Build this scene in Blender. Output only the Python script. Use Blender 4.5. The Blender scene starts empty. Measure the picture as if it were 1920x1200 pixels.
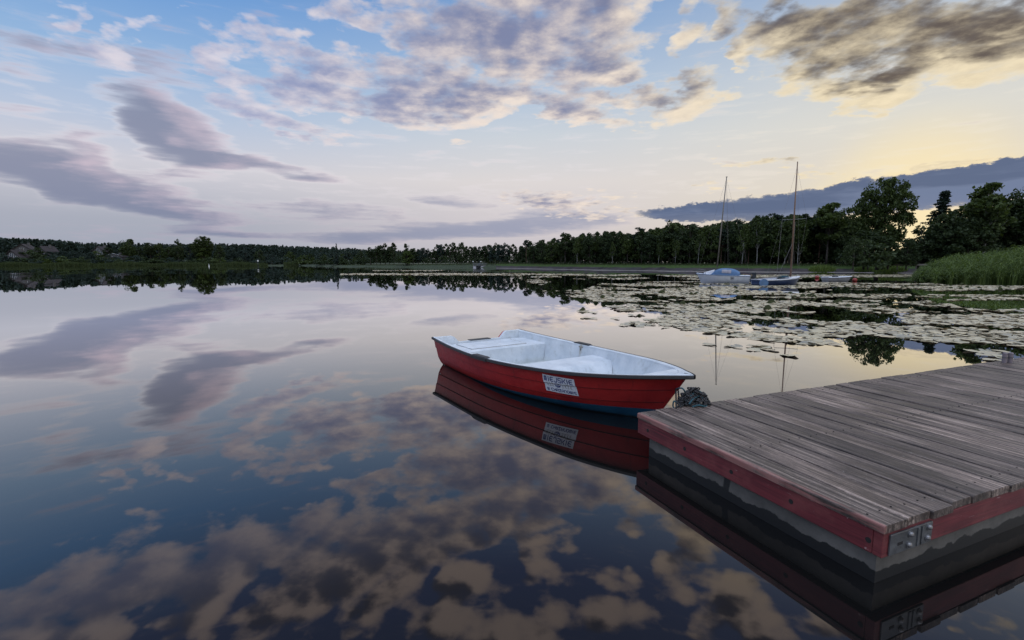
import bpy, math, random
import numpy as np
from mathutils import Vector, Matrix

# ------------------------------------------------------------------ camera
SC = bpy.context.scene
COL = SC.collection
R = math.radians
F, H = 910.0, 1.4                       # focal length in photo pixels, eye height above the water
PIT = math.atan(109 / F)
cp, sp = math.cos(PIT), math.sin(PIT)
cam = bpy.data.cameras.new('camera')
cam.sensor_width = 36
cam.lens = F / 1920 * 36
cam.clip_start = 0.05
cam.clip_end = 20000
cam_o = bpy.data.objects.new('camera', cam)
cam_o.location = (0, 0, H)
cam_o.rotation_euler = (math.pi / 2 - PIT, 0, 0)
COL.objects.link(cam_o)
SC.camera = cam_o
SC.view_settings.view_transform = 'Standard'
SC.view_settings.look = 'None'
SC.view_settings.exposure = 0
SC.view_settings.gamma = 1
SC.cycles.max_bounces = 6
SC.cycles.transparent_max_bounces = 4
SC.cycles.caustics_reflective = False
SC.cycles.caustics_refractive = False


def ray(px, py):
    x, y = px - 960, 600 - py
    return np.array([x, y * sp + F * cp, y * cp - F * sp])


def at(px, py, z=0.0):                  # where the sight line of the survey photo meets the level z
    d = ray(px, py)
    return np.array([0, 0, H]) + (z - H) / d[2] * d


def atY(px, py, Y):                     # ... meets the distance Y
    d = ray(px, py)
    return np.array([0, 0, H]) + Y / d[1] * d


def azel(px, py, mir=False):
    d = ray(px, py)
    d = d / np.linalg.norm(d)
    return math.degrees(math.atan2(d[0], d[1])), math.degrees(math.asin(-d[2] if mir else d[2]))


def lin(c):
    return tuple((v / 255 / 12.92) if v <= 10.3 else ((v / 255 + .055) / 1.055) ** 2.4 for v in c) + (1,)


# ------------------------------------------------------------------ node helper
class NT:
    def __init__(self, tree):
        self.t = tree

    def n(self, typ, **kw):
        nd = self.t.nodes.new(typ)
        for k, v in kw.items():
            setattr(nd, k, v)
        return nd

    def put(self, sock, v):
        if v is None:
            return
        if isinstance(v, bpy.types.NodeSocket):
            self.t.links.new(v, sock)
        elif isinstance(v, (tuple, list)) and len(v) == 4 and sock.type == 'VECTOR':
            sock.default_value = v[:3]
        else:
            sock.default_value = v

    def m(self, op, a, b=None, c=None, clamp=False):
        nd = self.n('ShaderNodeMath', operation=op, use_clamp=clamp)
        for i, v in enumerate((a, b, c)):
            self.put(nd.inputs[i], v)
        return nd.outputs[0]

    def v(self, op, a, b=None, scale=None):
        nd = self.n('ShaderNodeVectorMath', operation=op)
        self.put(nd.inputs[0], a)
        self.put(nd.inputs[1], b)
        if scale is not None:
            self.put(nd.inputs['Scale'], scale)
        return nd.outputs['Value'] if op in ('LENGTH', 'DOT_PRODUCT', 'DISTANCE') else nd.outputs[0]

    def mix(self, f, a, b, typ='MIX'):
        nd = self.n('ShaderNodeMix', data_type='RGBA', blend_type=typ)
        self.put(nd.inputs[0], f)
        self.put(nd.inputs[6], a)
        self.put(nd.inputs[7], b)
        return nd.outputs[2]

    def ss(self, x, lo, hi, a=0.0, b=1.0, interp='SMOOTHSTEP'):
        nd = self.n('ShaderNodeMapRange', interpolation_type=interp)
        nd.clamp = True
        for i, q in enumerate((x, lo, hi, a, b)):
            self.put(nd.inputs[i], q)
        return nd.outputs[0]

    def noise(self, vec, scale, detail=4, rough=.55, dist=0.0, lac=2.0, color=False):
        nd = self.n('ShaderNodeTexNoise')
        self.put(nd.inputs['Vector'], vec)
        for k, q in (('Scale', scale), ('Detail', detail), ('Roughness', rough), ('Distortion', dist), ('Lacunarity', lac)):
            self.put(nd.inputs[k], q)
        return nd.outputs['Color' if color else 'Fac']

    def ramp(self, f, stops, interp='LINEAR'):
        nd = self.n('ShaderNodeValToRGB')
        cr = nd.color_ramp
        cr.interpolation = interp
        while len(cr.elements) < len(stops):
            cr.elements.new(.5)
        for e, (p, c) in zip(cr.elements, stops):
            e.position = p
            e.color = c if len(c) == 4 else tuple(c) + (1,)
        self.put(nd.inputs[0], f)
        return nd.outputs[0]

    def xyz(self, vec):
        nd = self.n('ShaderNodeSeparateXYZ')
        self.put(nd.inputs[0], vec)
        return nd.outputs

    def cxyz(self, x, y, z):
        nd = self.n('ShaderNodeCombineXYZ')
        for i, q in enumerate((x, y, z)):
            self.put(nd.inputs[i], q)
        return nd.outputs[0]


# ------------------------------------------------------------------ world: evening sky with clouds
SUN_AZ, SUN_EL = 35.0, 1.6              # degrees right of the view axis, above the horizon
world = bpy.data.worlds.new('World')
SC.world = world
world.use_nodes = True
wt = world.node_tree
wt.nodes.clear()

# cloud banks as (photo x, y, half width, half height, tilt, strength, mirrored in the lake?)
CUM = [
    (1010, 85, 200, 120, 0, 1.0), (890, 40, 150, 85, 0, .9), (1120, 115, 85, 80, 0, .9), (870, 165, 190, 55, 12, 1.0),
    (690, 125, 150, 50, 15, .85), (560, 95, 120, 36, 20, .75), (650, 185, 150, 36, 10, .8), (1050, 212, 110, 28, 4, .9),
    (860, 220, 90, 26, 4, .5), (1262, 195, 110, 40, -10, 1.0), (1330, 155, 60, 40, -20, .85), (1395, 158, 30, 16, 0, .65),
    (1290, 50, 40, 50, 0, .75), (1370, 25, 40, 60, 0, .8), (1560, 105, 150, 62, 0, 1.0), (1470, 60, 90, 50, 0, .6),
    (1650, 50, 150, 70, 0, .95), (1820, 95, 150, 60, -6, 1.0), (1790, 20, 150, 50, 0, .9), (1610, 158, 125, 30, -4, .9), (1645, 186, 80, 11, -6, .75),
    (1900, 70, 110, 70, -10, .95), (1720, 140, 90, 30, -12, .7), (1435, 80, 40, 34, 0, .9), (1425, 130, 22, 16, 0, .55),
    (1480, 305, 18, 10, 0, .0), (140, 16, 50, 22, 10, .6), (125, 60, 42, 30, 10, .55), (205, 88, 55, 30, 10, .55),
    (280, 60, 70, 24, 5, .55), (350, 20, 34, 14, 0, .45), (500, 215, 110, 36, 12, .5), (450, 100, 90, 44, 0, .55),
    (620, 240, 80, 22, 0, .4), (760, 215, 90, 34, 0, .5), (670, 40, 60, 30, 0, .45), (1100, 390, 120, 28, 0, .55), (1000, 375, 90, 20, 0, .5),
    (1430, 300, 110, 12, 0, .48), (1350, 348, 70, 12, 0, .55), (1500, 330, 70, 14, 0, .45), (1310, 395, 90, 18, 0, .4), (1790, 305, 60, 10, -8, .6),
    (1570, 328, 22, 8, 0, .5), (1745, 315, 60, 20, -15, .6),
    (1000, 355, 40, 6, 0, .0), (855, 282, 40, 7, 0, .45),
    (430, 150, 70, 26, 10, .55), (385, 130, 40, 20, 10, .45), (490, 165, 80, 24, 10, .55), (590, 150, 70, 24, 14, .6), (560, 195, 70, 20, 8, .5), (735, 180, 70, 26, 10, .7), (700, 222, 70, 18, 6, .5), (530, 240, 60, 16, 6, .4), (850, 242, 50, 14, 0, .45), (1210, 140, 30, 20, 0, .3),
    # the bank overhead that only the lake shows
    (470, 1060, 460, 110, -8, 1.0, 1), (800, 1000, 330, 95, -10, 1.0, 1), (1010, 930, 190, 70, -4, .75, 1), (620, 1150, 520, 100, 0, .9, 1),
    (1040, 1120, 300, 80, 0, .75, 1), (1330, 1060, 180, 120, 20, .8, 1), (1480, 1150, 200, 90, 0, .8, 1), (200, 1130, 300, 70, 0, .7, 1),
    (1250, 960, 140, 50, 20, .45, 1), (270, 970, 60, 26, 0, .4, 1), (110, 1000, 60, 30, 0, .35, 1),
    (1860, 1170, 140, 40, 20, .8, 1), (900, 880, 130, 30, 0, .3, 1),
]
STR = [
    (290, 215, 95, 42, 30, .95), (350, 262, 100, 48, 32, 1.15), (410, 292, 70, 28, 20, .7), (480, 312, 160, 16, 6, .75), (590, 332, 70, 9, 4, .6),
    (60, 312, 160, 34, 8, 1.15), (180, 345, 170, 34, 11, 1.15), (270, 378, 150, 24, 9, 1.0), (340, 402, 110, 14, 6, .7),
    (110, 265, 110, 16, -4, .5), (160, 285, 40, 26, 0, .4), (30, 205, 70, 14, 10, .4), (250, 110, 220, 34, 18, .45), (30, 100, 80, 60, 20, .3),
    (640, 398, 170, 22, 3, .75), (440, 440, 110, 9, 2, .75), (380, 425, 90, 9, 5, .55), (860, 375, 90, 13, 3, .65),
    (820, 436, 260, 15, -2, .9), (700, 447, 130, 9, 0, .7), (980, 425, 150, 20, -4, .85), (1090, 372, 34, 6, -8, .6), (230, 435, 240, 18, 0, .3),
    (1000, 395, 110, 20, 0, .5), (1120, 410, 110, 20, 0, .45), (330, 325, 50, 14, 0, .5), (180, 300, 110, 14, 0, .3), (1400, 298, 80, 7, 0, .5), (1365, 350, 60, 8, 0, .5), (1720, 374, 190, 18, -4, 1.0), (1880, 362, 170, 30, -6, 1.0), (1560, 398, 150, 10, -3, .7),
]
BANK = [(1310, 398, 110, 13, -2, 1.0), (1460, 387, 200, 20, -5, 1.1), (1640, 367, 210, 27, -8, 1.15), (1830, 344, 200, 32, -9, 1.25), (1960, 332, 160, 34, -6, 1.25),
        (1595, 348, 34, 11, -15, .6), (2100, 335, 200, 44, 0, 1.25)]


def blob(b):
    x, y, w, h, rot, st = b[:6]
    mir = len(b) > 6
    c = np.array(azel(x, y, mir))
    a = R(rot)
    ex = (np.array(azel(x + 8 * math.cos(a), y + 8 * math.sin(a), mir)) - np.array(azel(x - 8 * math.cos(a), y - 8 * math.sin(a), mir))) / 16 * w
    ey = (np.array(azel(x - 8 * math.sin(a), y + 8 * math.cos(a), mir)) - np.array(azel(x + 8 * math.sin(a), y - 8 * math.cos(a), mir))) / 16 * h
    return c, np.linalg.norm(ex), np.linalg.norm(ey), math.atan2(ex[1], ex[0]), st


def blob_sum(T, vec, blobs, fat=1.4):
    out = None
    for b in blobs:
        if b[5] <= 0:
            continue
        c, rx, ry, rot, st = blob(b)
        mp = T.n('ShaderNodeMapping', vector_type='TEXTURE')
        T.put(mp.inputs[0], vec)
        mp.inputs['Location'].default_value = (c[0], c[1], 0)
        mp.inputs['Rotation'].default_value = (0, 0, rot)
        mp.inputs['Scale'].default_value = (rx * fat, ry * fat, 1)
        g = T.n('ShaderNodeTexGradient', gradient_type='SPHERICAL')
        T.put(g.inputs[0], mp.outputs[0])
        s = T.m('MULTIPLY', g.outputs['Fac'], st * (1.4 if len(b) > 6 else 1.6))
        out = s if out is None else T.m('ADD', out, s)
    return out


grp = bpy.data.node_groups.new('cloud_field', 'ShaderNodeTree')
grp.interface.new_socket('Dir', in_out='INPUT', socket_type='NodeSocketVector')
for nm in ('Cumulus', 'Strata', 'Bank', 'Azimuth', 'Elevation', 'Fine'):
    grp.interface.new_socket(nm, in_out='OUTPUT', socket_type='NodeSocketFloat')
G = NT(grp)
gi, go = G.n('NodeGroupInput'), G.n('NodeGroupOutput')
dx, dy, dz = G.xyz(G.v('NORMALIZE', gi.outputs[0]))
az = G.m('DEGREES', G.m('ARCTAN2', dx, dy))
el = G.m('DEGREES', G.m('ARCSINE', dz))
den = G.m('ADD', G.m('MAXIMUM', dz, 0.0), .13)
q = G.cxyz(G.m('DIVIDE', dx, den), G.m('DIVIDE', dy, den), 0.3)
wv = G.v('SUBTRACT', G.noise(q, 1.7, 3, .5, color=True), (.5, .5, .5))
wfine = G.v('SUBTRACT', G.noise(q, 7.0, 3, .55, color=True), (.5, .5, .5))
damp = G.m('MINIMUM', G.m('DIVIDE', G.m('ADD', el, 1.0), 22.0), 1.0)
wx, wy, _ = G.xyz(wv)
fx, fy, _ = G.xyz(wfine)
p0 = G.cxyz(G.m('MULTIPLY_ADD', wx, 9.0, G.m('MULTIPLY_ADD', fx, 4.5, az)), G.m('ADD', el, G.m('MULTIPLY', damp, G.m('MULTIPLY_ADD', wy, 8.0, G.m('MULTIPLY', fy, 4.0)))), 0)
p1 = G.cxyz(G.m('MULTIPLY_ADD', wx, 10.0, G.m('MULTIPLY_ADD', fx, 1.5, az)), G.m('ADD', el, G.m('MULTIPLY', damp, G.m('MULTIPLY_ADD', wy, 5.0, G.m('MULTIPLY', fy, 1.0)))), 0)
n1 = G.noise(q, 3.6, 9, .64)
n2 = G.noise(q, 14.0, 7, .62)
def puffs(scale, sm):
    nd = G.n('ShaderNodeTexVoronoi', feature='SMOOTH_F1')
    G.put(nd.inputs['Vector'], G.v('ADD', q, G.v('SCALE', wfine, scale=.11)))
    nd.inputs['Scale'].default_value = scale
    nd.inputs['Smoothness'].default_value = sm
    return G.m('SUBTRACT', .45, nd.outputs['Distance'])


nb = G.m('ADD', G.m('MULTIPLY', G.m('SUBTRACT', n1, .5), G.ss(el, 24, 33, 2.4, 1.5)), G.m('MULTIPLY', G.m('SUBTRACT', n2, .5), .9))
nb = G.m('ADD', nb, G.m('MULTIPLY_ADD', puffs(8.0, .35), G.ss(el, 23, 32, .8, 2.3), G.m('MULTIPLY', puffs(16.0, .4), G.ss(el, 24, 32, .45, 1.0))))
streak = G.noise(G.cxyz(G.m('MULTIPLY_ADD', wx, 6.0, G.m('MULTIPLY', az, .55)), G.m('MULTIPLY', el, 3.0), 0), .28, 6, .55)
streak2 = G.noise(G.cxyz(G.m('MULTIPLY', az, .5), G.m('MULTIPLY', el, 4.5), 3.0), .55, 4, .55)
sb = G.m('ADD', G.m('MULTIPLY', G.m('SUBTRACT', streak, .5), 2.3), G.m('MULTIPLY', G.m('SUBTRACT', streak2, .5), 1.2))
bs = G.m('MULTIPLY', G.m('SUBTRACT', 1.0, G.m('EXPONENT', G.m('MULTIPLY', blob_sum(G, p0, CUM, 1.2), -1.0))), 1.45)
cum = G.m('ADD', bs, G.m('MULTIPLY', nb, G.ss(bs, .02, .4)))
stra = G.m('ADD', blob_sum(G, p1, STR), sb)
pb = G.cxyz(az, G.m('ADD', el, G.m('MULTIPLY', G.m('SUBTRACT', G.noise(G.cxyz(az, G.m('MULTIPLY', el, 2.0), 7), .9, 8, .66), .5), 1.6)), 0)
bank = G.m('ADD', blob_sum(G, pb, BANK), G.m('MULTIPLY', sb, .12))
for i, s in enumerate((cum, stra, bank, az, el, n2)):
    grp.links.new(s, go.inputs[i])

W = NT(wt)
tc = W.n('ShaderNodeTexCoord')
d0 = W.v('NORMALIZE', tc.outputs['Generated'])
sund = (math.sin(R(SUN_AZ)) * math.cos(R(SUN_EL)), math.cos(R(SUN_AZ)) * math.cos(R(SUN_EL)), math.sin(R(SUN_EL)))


def field(vec):
    g = W.n('ShaderNodeGroup')
    g.node_tree = grp
    W.put(g.inputs[0], vec)
    return g.outputs


f0 = field(d0)
tang = W.v('SUBTRACT', sund, W.v('SCALE', d0, scale=W.v('DOT_PRODUCT', d0, sund)))
f1 = field(W.v('ADD', d0, W.v('SCALE', W.v('NORMALIZE', tang), scale=.035)))
azw, elw = f0[3], f0[4]
cosun = W.v('DOT_PRODUCT', d0, sund)
e = W.m('DIVIDE', W.m('MAXIMUM', elw, 0.0), 90.0)
E90 = lambda deg: max(0.0, deg) / 90
zen = [(E90(60), lin((150, 180, 220))), (1, lin((190, 205, 228)))]
left = W.ramp(e, [(E90(0), lin((160, 166, 182))), (E90(4), lin((170, 174, 188))), (E90(9), lin((208, 207, 216))), (E90(13), lin((184, 198, 221))), (E90(18), lin((148, 182, 221))),
                  (E90(24), lin((108, 156, 214))), (E90(33), lin((88, 108, 158))), (E90(46), lin((78, 90, 130)))] + zen)
mid = W.ramp(e, [(E90(0), lin((196, 191, 197))), (E90(4), lin((208, 201, 205))), (E90(9), lin((222, 216, 215))), (E90(14), lin((204, 211, 219))), (E90(19), lin((172, 194, 220))),
                 (E90(26), lin((128, 164, 210))), (E90(34), lin((88, 108, 158))), (E90(46), lin((78, 90, 130)))] + zen)
right = W.ramp(e, [(E90(0), lin((242, 222, 184))), (E90(5), lin((230, 219, 196))), (E90(9), lin((224, 217, 204))), (E90(13), lin((221, 219, 211))), (E90(18), lin((204, 209, 213))),
                   (E90(25), lin((162, 181, 207))), (E90(34), lin((98, 116, 160))), (E90(46), lin((80, 92, 132)))] + zen)
base = W.mix(W.ss(azw, -38, 4), left, mid)
base = W.mix(W.ss(azw, 2, 40), base, right)
sky = W.n('ShaderNodeTexSky', sky_type='NISHITA')
sky.sun_disc = False
sky.sun_elevation = R(SUN_EL)
sky.sun_rotation = R(SUN_AZ)
nish = W.mix(1.0, sky.outputs[0], (.10, .10, .10, 1), 'MULTIPLY')
base = W.mix(.01, base, nish)
gdir = (math.sin(R(39.5)) * math.cos(R(4)), math.cos(R(39.5)) * math.cos(R(4)), math.sin(R(4)))
glow = W.ss(W.v('DOT_PRODUCT', d0, gdir), math.cos(R(11)), 1.0)
base = W.mix(W.m('MULTIPLY', W.m('POWER', glow, 1.5), .8), base, lin((255, 234, 184)))
# thin veils
veil = W.ss(f0[1], .0, .55)

wr = W.ss(azw, 4, 32)                    # warm side
wl = W.ss(azw, -34, 2)                   # cool side to middle
overhead = W.ss(elw, 27, 36)
# strata: soft grey violet streaks, faintly pink where the low sun reaches them
taus = W.m('MAXIMUM', W.m('SUBTRACT', f0[1], .26), 0.0)
st = W.m('SUBTRACT', 1.0, W.m('EXPONENT', W.m('MULTIPLY', W.m('POWER', taus, 1.5), -2.4)))
sl = W.m('MULTIPLY_ADD', W.m('SUBTRACT', f0[1], f1[1]), .30, W.m('MULTIPLY', W.m('EXPONENT', W.m('MULTIPLY', taus, -1.5)), .75))
sl = W.ss(W.m('ADD', sl, W.m('MULTIPLY', W.m('SUBTRACT', f0[5], .5), .25)), .05, .85)
sdark = W.mix(wl, lin((122, 130, 158)), lin((148, 154, 178)))
sdark = W.mix(W.ss(azw, 8, 30), sdark, W.mix(W.ss(elw, 7, 10), lin((146, 154, 178)), lin((176, 156, 136))))
slit = W.mix(wl, lin((206, 188, 202)), lin((222, 210, 208)))
scol = W.mix(sl, sdark, slit)
base = W.mix(W.m('MULTIPLY', veil, W.m('MULTIPLY', W.ss(elw, 3, 9, 0, .38), W.ss(elw, 12, 22, 1.0, .12))), base, W.mix(wr, lin((234, 228, 232)), lin((244, 236, 220))))
c = W.mix(W.m('MULTIPLY', st, .84), base, scol)
# cumulus: soft cover from an optical depth, brightness falling with depth, lit from the sun's side
tau = W.m('MAXIMUM', W.m('SUBTRACT', f0[0], .30), 0.0)
cd = W.m('SUBTRACT', 1.0, W.m('EXPONENT', W.m('MULTIPLY', W.m('POWER', tau, 1.6), -5.5)))
grad = W.m('SUBTRACT', f0[0], f1[0])
bright = W.m('MULTIPLY_ADD', W.m('EXPONENT', W.m('MULTIPLY', tau, W.m('MULTIPLY_ADD', overhead, .75, W.m('MULTIPLY_ADD', wr, -.35, -1.3)))), 1.05, -.12)
bright = W.m('ADD', bright, W.m('MULTIPLY', grad, W.m('MULTIPLY_ADD', overhead, .15, .52)))
bright = W.m('ADD', bright, W.m('MULTIPLY', W.m('SUBTRACT', f0[5], .5), .5))
bright = W.ss(bright, -.05, .95)
clit = W.mix(wl, lin((222, 216, 226)), lin((244, 228, 214)))
clit = W.mix(wr, clit, lin((246, 229, 194)))
cdark = W.mix(wl, lin((146, 156, 194)), lin((126, 132, 164)))
cdark = W.mix(wr, cdark, lin((92, 80, 72)))
ccol = W.mix(bright, cdark, clit)
ccol = W.mix(W.m('MULTIPLY', overhead, .9), ccol, W.mix(W.ss(bright, .22, .95), lin((84, 86, 102)), lin((224, 209, 203))))
c = W.mix(W.m('MULTIPLY', cd, .95), c, ccol)
# low blue bank in front of the sun, with a lit rim
rim = W.m('MULTIPLY', W.ss(f0[2], .02, .3), W.ss(azw, 20, 34))
c = W.mix(W.m('MULTIPLY', rim, .3), c, lin((250, 226, 178)))
bk = W.ss(f0[2], .24, .52)
bcol = W.mix(W.ss(f0[2], .3, .8), lin((136, 140, 154)), W.mix(W.ss(f0[1], .0, .9), lin((88, 104, 136)), lin((112, 126, 156))))
c = W.mix(W.m('MULTIPLY', bk, W.ss(elw, 2.2, 5.5, .55, .97)), c, bcol)
# bright thin overcast out of view overhead and behind the viewer, added as fill light
back = W.m('MAXIMUM', W.ss(elw, 50, 66), W.m('MULTIPLY', W.ss(W.m('ABSOLUTE', azw), 75, 120), W.ss(elw, 15, 45, .0, 1)))
c = W.mix(W.m('MULTIPLY', back, .85), c, W.mix(W.ss(f0[5], .35, .65), lin((196, 212, 240)), lin((232, 236, 244))))
bg = W.n('ShaderNodeBackground')
W.put(bg.inputs[0], c)
W.put(bg.inputs[1], W.m('MULTIPLY_ADD', back, 1.25, 1.0))
wo = W.n('ShaderNodeOutputWorld')
wt.links.new(bg.outputs[0], wo.inputs[0])
world.cycles.sampling_method = 'MANUAL'
world.cycles.sample_map_resolution = 512

sun = bpy.data.lights.new('sun', 'SUN')
sun.energy = .6
sun.angle = R(2)
sun.color = (1, .82, .58)
sun_o = bpy.data.objects.new('sun', sun)
sun_o.rotation_euler = Vector(sund).to_track_quat('Z', 'Y').to_euler()
COL.objects.link(sun_o)


# ------------------------------------------------------------------ materials
def mat(name):
    m = bpy.data.materials.new(name)
    m.use_nodes = True
    m.node_tree.nodes.clear()
    T = NT(m.node_tree)
    out = T.n('ShaderNodeOutputMaterial')
    return m, T, out


def simple(name, rgb, rough=.5, var=.25, scale=8, metal=0.0, bump=0.0, spec=.5, dirt=None, dirt_amt=.5):
    m, T, out = mat(name)
    tc = T.n('ShaderNodeTexCoord').outputs['Object']
    b = T.n('ShaderNodeBsdfPrincipled')
    nz = T.noise(tc, scale, 6, .6)
    a = tuple(v * (1 - var) for v in rgb) + (1,)
    c = tuple(min(1, v * (1 + var)) for v in rgb) + (1,)
    col = T.ramp(nz, [(.3, a), (.7, c)])
    if dirt:
        col = T.mix(T.m('MULTIPLY', T.ss(T.noise(tc, scale * 2.3, 8, .7), .56, .7), dirt_amt), col, tuple(dirt) + (1,))
    T.put(b.inputs['Base Color'], col)
    T.put(b.inputs['Roughness'], T.ss(nz, .2, .8, max(0, rough - .1), min(1, rough + .1)))
    b.inputs['Metallic'].default_value = metal
    b.inputs['Specular IOR Level'].default_value = spec
    if bump:
        bn = T.n('ShaderNodeBump')
        bn.inputs['Strength'].default_value = bump
        bn.inputs['Distance'].default_value = .01
        T.put(bn.inputs['Height'], T.noise(tc, scale * 4, 5, .6))
        T.put(b.inputs['Normal'], bn.outputs[0])
    m.node_tree.links.new(b.outputs[0], out.inputs[0])
    return m


def water_mat():
    m, T, out = mat('lake_water')
    pos = T.n('ShaderNodeNewGeometry').outputs['Position']
    x, y, z = T.xyz(pos)
    dist = T.v('LENGTH', T.cxyz(x, y, 0))
    calm = T.ss(dist, 3, 70, .06, 1.0)
    patch = T.ss(T.noise(T.v('MULTIPLY', pos, (.010, .022, 0)), 1.0, 2, .5), .40, .60, .15, 1)
    amp = T.m('MULTIPLY', calm, patch)
    na = T.noise(T.v('MULTIPLY', pos, (.16, .07, 0)), 1.0, 7, .68)
    nb_ = T.noise(T.v('ADD', T.v('MULTIPLY', pos, (.5, .35, 0)), (40, 7, 0)), 1.0, 4, .6)
    ny = T.m('MULTIPLY', T.m('SUBTRACT', na, .5), T.m('MULTIPLY', amp, .085))
    nx = T.m('MULTIPLY', T.m('SUBTRACT', nb_, .5), T.m('MULTIPLY', amp, .02))
    nrm = T.v('NORMALIZE', T.cxyz(nx, ny, 1.0))
    fr = T.n('ShaderNodeFresnel')
    fr.inputs['IOR'].default_value = 1.33
    T.put(fr.inputs['Normal'], nrm)
    fac = T.m('MULTIPLY', T.m('POWER', fr.outputs[0], .73), T.m('MULTIPLY_ADD', fr.outputs[0], .95, 1.0), clamp=True)
    deep = T.n('ShaderNodeBsdfDiffuse')
    deep.inputs[0].default_value = (.006, .006, .006, 1)
    gl = T.n('ShaderNodeBsdfGlossy')
    T.put(gl.inputs['Color'], T.mix(T.ss(fac, .25, .7), (1.0, .92, .87, 1), (.98, .97, .97, 1)))
    gl.inputs['Roughness'].default_value = .01
    T.put(gl.inputs['Normal'], nrm)
    mx = T.n('ShaderNodeMixShader')
    T.put(mx.inputs[0], fac)
    T.put(mx.inputs[1], deep.outputs[0])
    T.put(mx.inputs[2], gl.outputs[0])
    m.node_tree.links.new(mx.outputs[0], out.inputs[0])
    return m


def foliage_mat(name, c0, c1, trans=.25):
    m, T, out = mat(name)
    g = T.n('ShaderNodeNewGeometry')
    oi = T.n('ShaderNodeObjectInfo')
    f = T.m('MULTIPLY_ADD', g.outputs['Random Per Island'], .6, T.m('MULTIPLY', oi.outputs['Random'], .4))
    col = T.ramp(f, [(.1, c0), (.9, c1)])
    b = T.n('ShaderNodeBsdfPrincipled')
    T.put(b.inputs['Base Color'], col)
    b.inputs['Roughness'].default_value = .6
    b.inputs['Specular IOR Level'].default_value = .25
    tr = T.n('ShaderNodeBsdfTranslucent')
    T.put(tr.inputs[0], T.mix(1.0, col, (1.3, 1.3, .7, 1), 'MULTIPLY'))
    mx = T.n('ShaderNodeMixShader')
    mx.inputs[0].default_value = trans
    T.put(mx.inputs[1], b.outputs[0])
    T.put(mx.inputs[2], tr.outputs[0])
    m.node_tree.links.new(mx.outputs[0], out.inputs[0])
    return m


def deck_mat():
    m, T, out = mat('weathered_deck_wood')
    g = T.n('ShaderNodeNewGeometry')
    ri = g.outputs['Random Per Island']
    oc = T.n('ShaderNodeTexCoord').outputs['Object']
    x, y, z = T.xyz(oc)
    gv = T.cxyz(T.m('MULTIPLY', x, 1.6), T.m('MULTIPLY_ADD', ri, 13.0, T.m('MULTIPLY', y, 60.0)), T.m('MULTIPLY', z, 40.0))
    grain = T.noise(gv, 1.0, 7, .62, .6)
    fine = T.noise(T.cxyz(T.m('MULTIPLY', x, 5.0), T.m('MULTIPLY', y, 260.0), z), 1.0, 4, .6)
    blot = T.noise(T.cxyz(T.m('MULTIPLY', x, 2.2), T.m('MULTIPLY_ADD', ri, 5.0, T.m('MULTIPLY', y, 7.0)), 0), 1.0, 5, .6)
    col = T.ramp(T.m('MULTIPLY_ADD', fine, .35, T.m('MULTIPLY', grain, .65)), [(.38, (.008, .007, .007, 1)), (.5, (.098, .082, .075, 1)), (.60, (.34, .30, .28, 1))])
    col = T.mix(T.ss(blot, .45, .7, 0, .8), col, T.mix(.5, col, (.24, .21, .20, 1)))
    wide = T.noise(T.v('MULTIPLY', oc, (1.1, 1.7, 0)), 1.0, 4, .6)
    col = T.mix(T.ss(wide, .55, .35, 0, .5), col, (.02, .016, .016, 1))
    col = T.mix(T.ss(blot, .5, .3, 0, .6), col, (.030, .023, .022, 1))
    spk = T.noise(T.v('MULTIPLY', oc, (45, 210, 0)), 1.0, 3, .7)
    col = T.mix(1.0, col, T.ramp(spk, [(.3, (.55, .55, .55, 1)), (.7, (1.5, 1.5, 1.5, 1))]), 'MULTIPLY')
    tint = T.ramp(ri, [(0, (.58, .50, .45, 1)), (.5, (1, .87, .78, 1)), (1, (1.38, 1.18, 1.04, 1))])
    col = T.mix(1.0, col, tint, 'MULTIPLY')
    wn = T.ss(T.noise(oc, 38, 4, .6), .68, .74)
    col = T.mix(T.m('MULTIPLY', wn, .5), col, (.4, .38, .36, 1))
    # pale red paint worn over the outer plank's edge
    edge = T.m('MULTIPLY', T.ss(y, .035, .0), T.ss(T.noise(T.v('MULTIPLY', oc, (3, 30, 30)), 1.0, 5, .6), .40, .56))
    col = T.mix(T.m('MULTIPLY', edge, .75), col, (.36, .15, .13, 1))
    b = T.n('ShaderNodeBsdfPrincipled')
    T.put(b.inputs['Base Color'], col)
    T.put(b.inputs['Roughness'], T.ss(blot, .3, .7, .36, .6))
    b.inputs['Specular IOR Level'].default_value = .45
    bn = T.n('ShaderNodeBump')
    bn.inputs['Strength'].default_value = .55
    bn.inputs['Distance'].default_value = .004
    T.put(bn.inputs['Height'], T.m('MULTIPLY_ADD', fine, .4, grain))
    T.put(b.inputs['Normal'], bn.outputs[0])
    m.node_tree.links.new(b.outputs[0], out.inputs[0])
    return m


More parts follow.
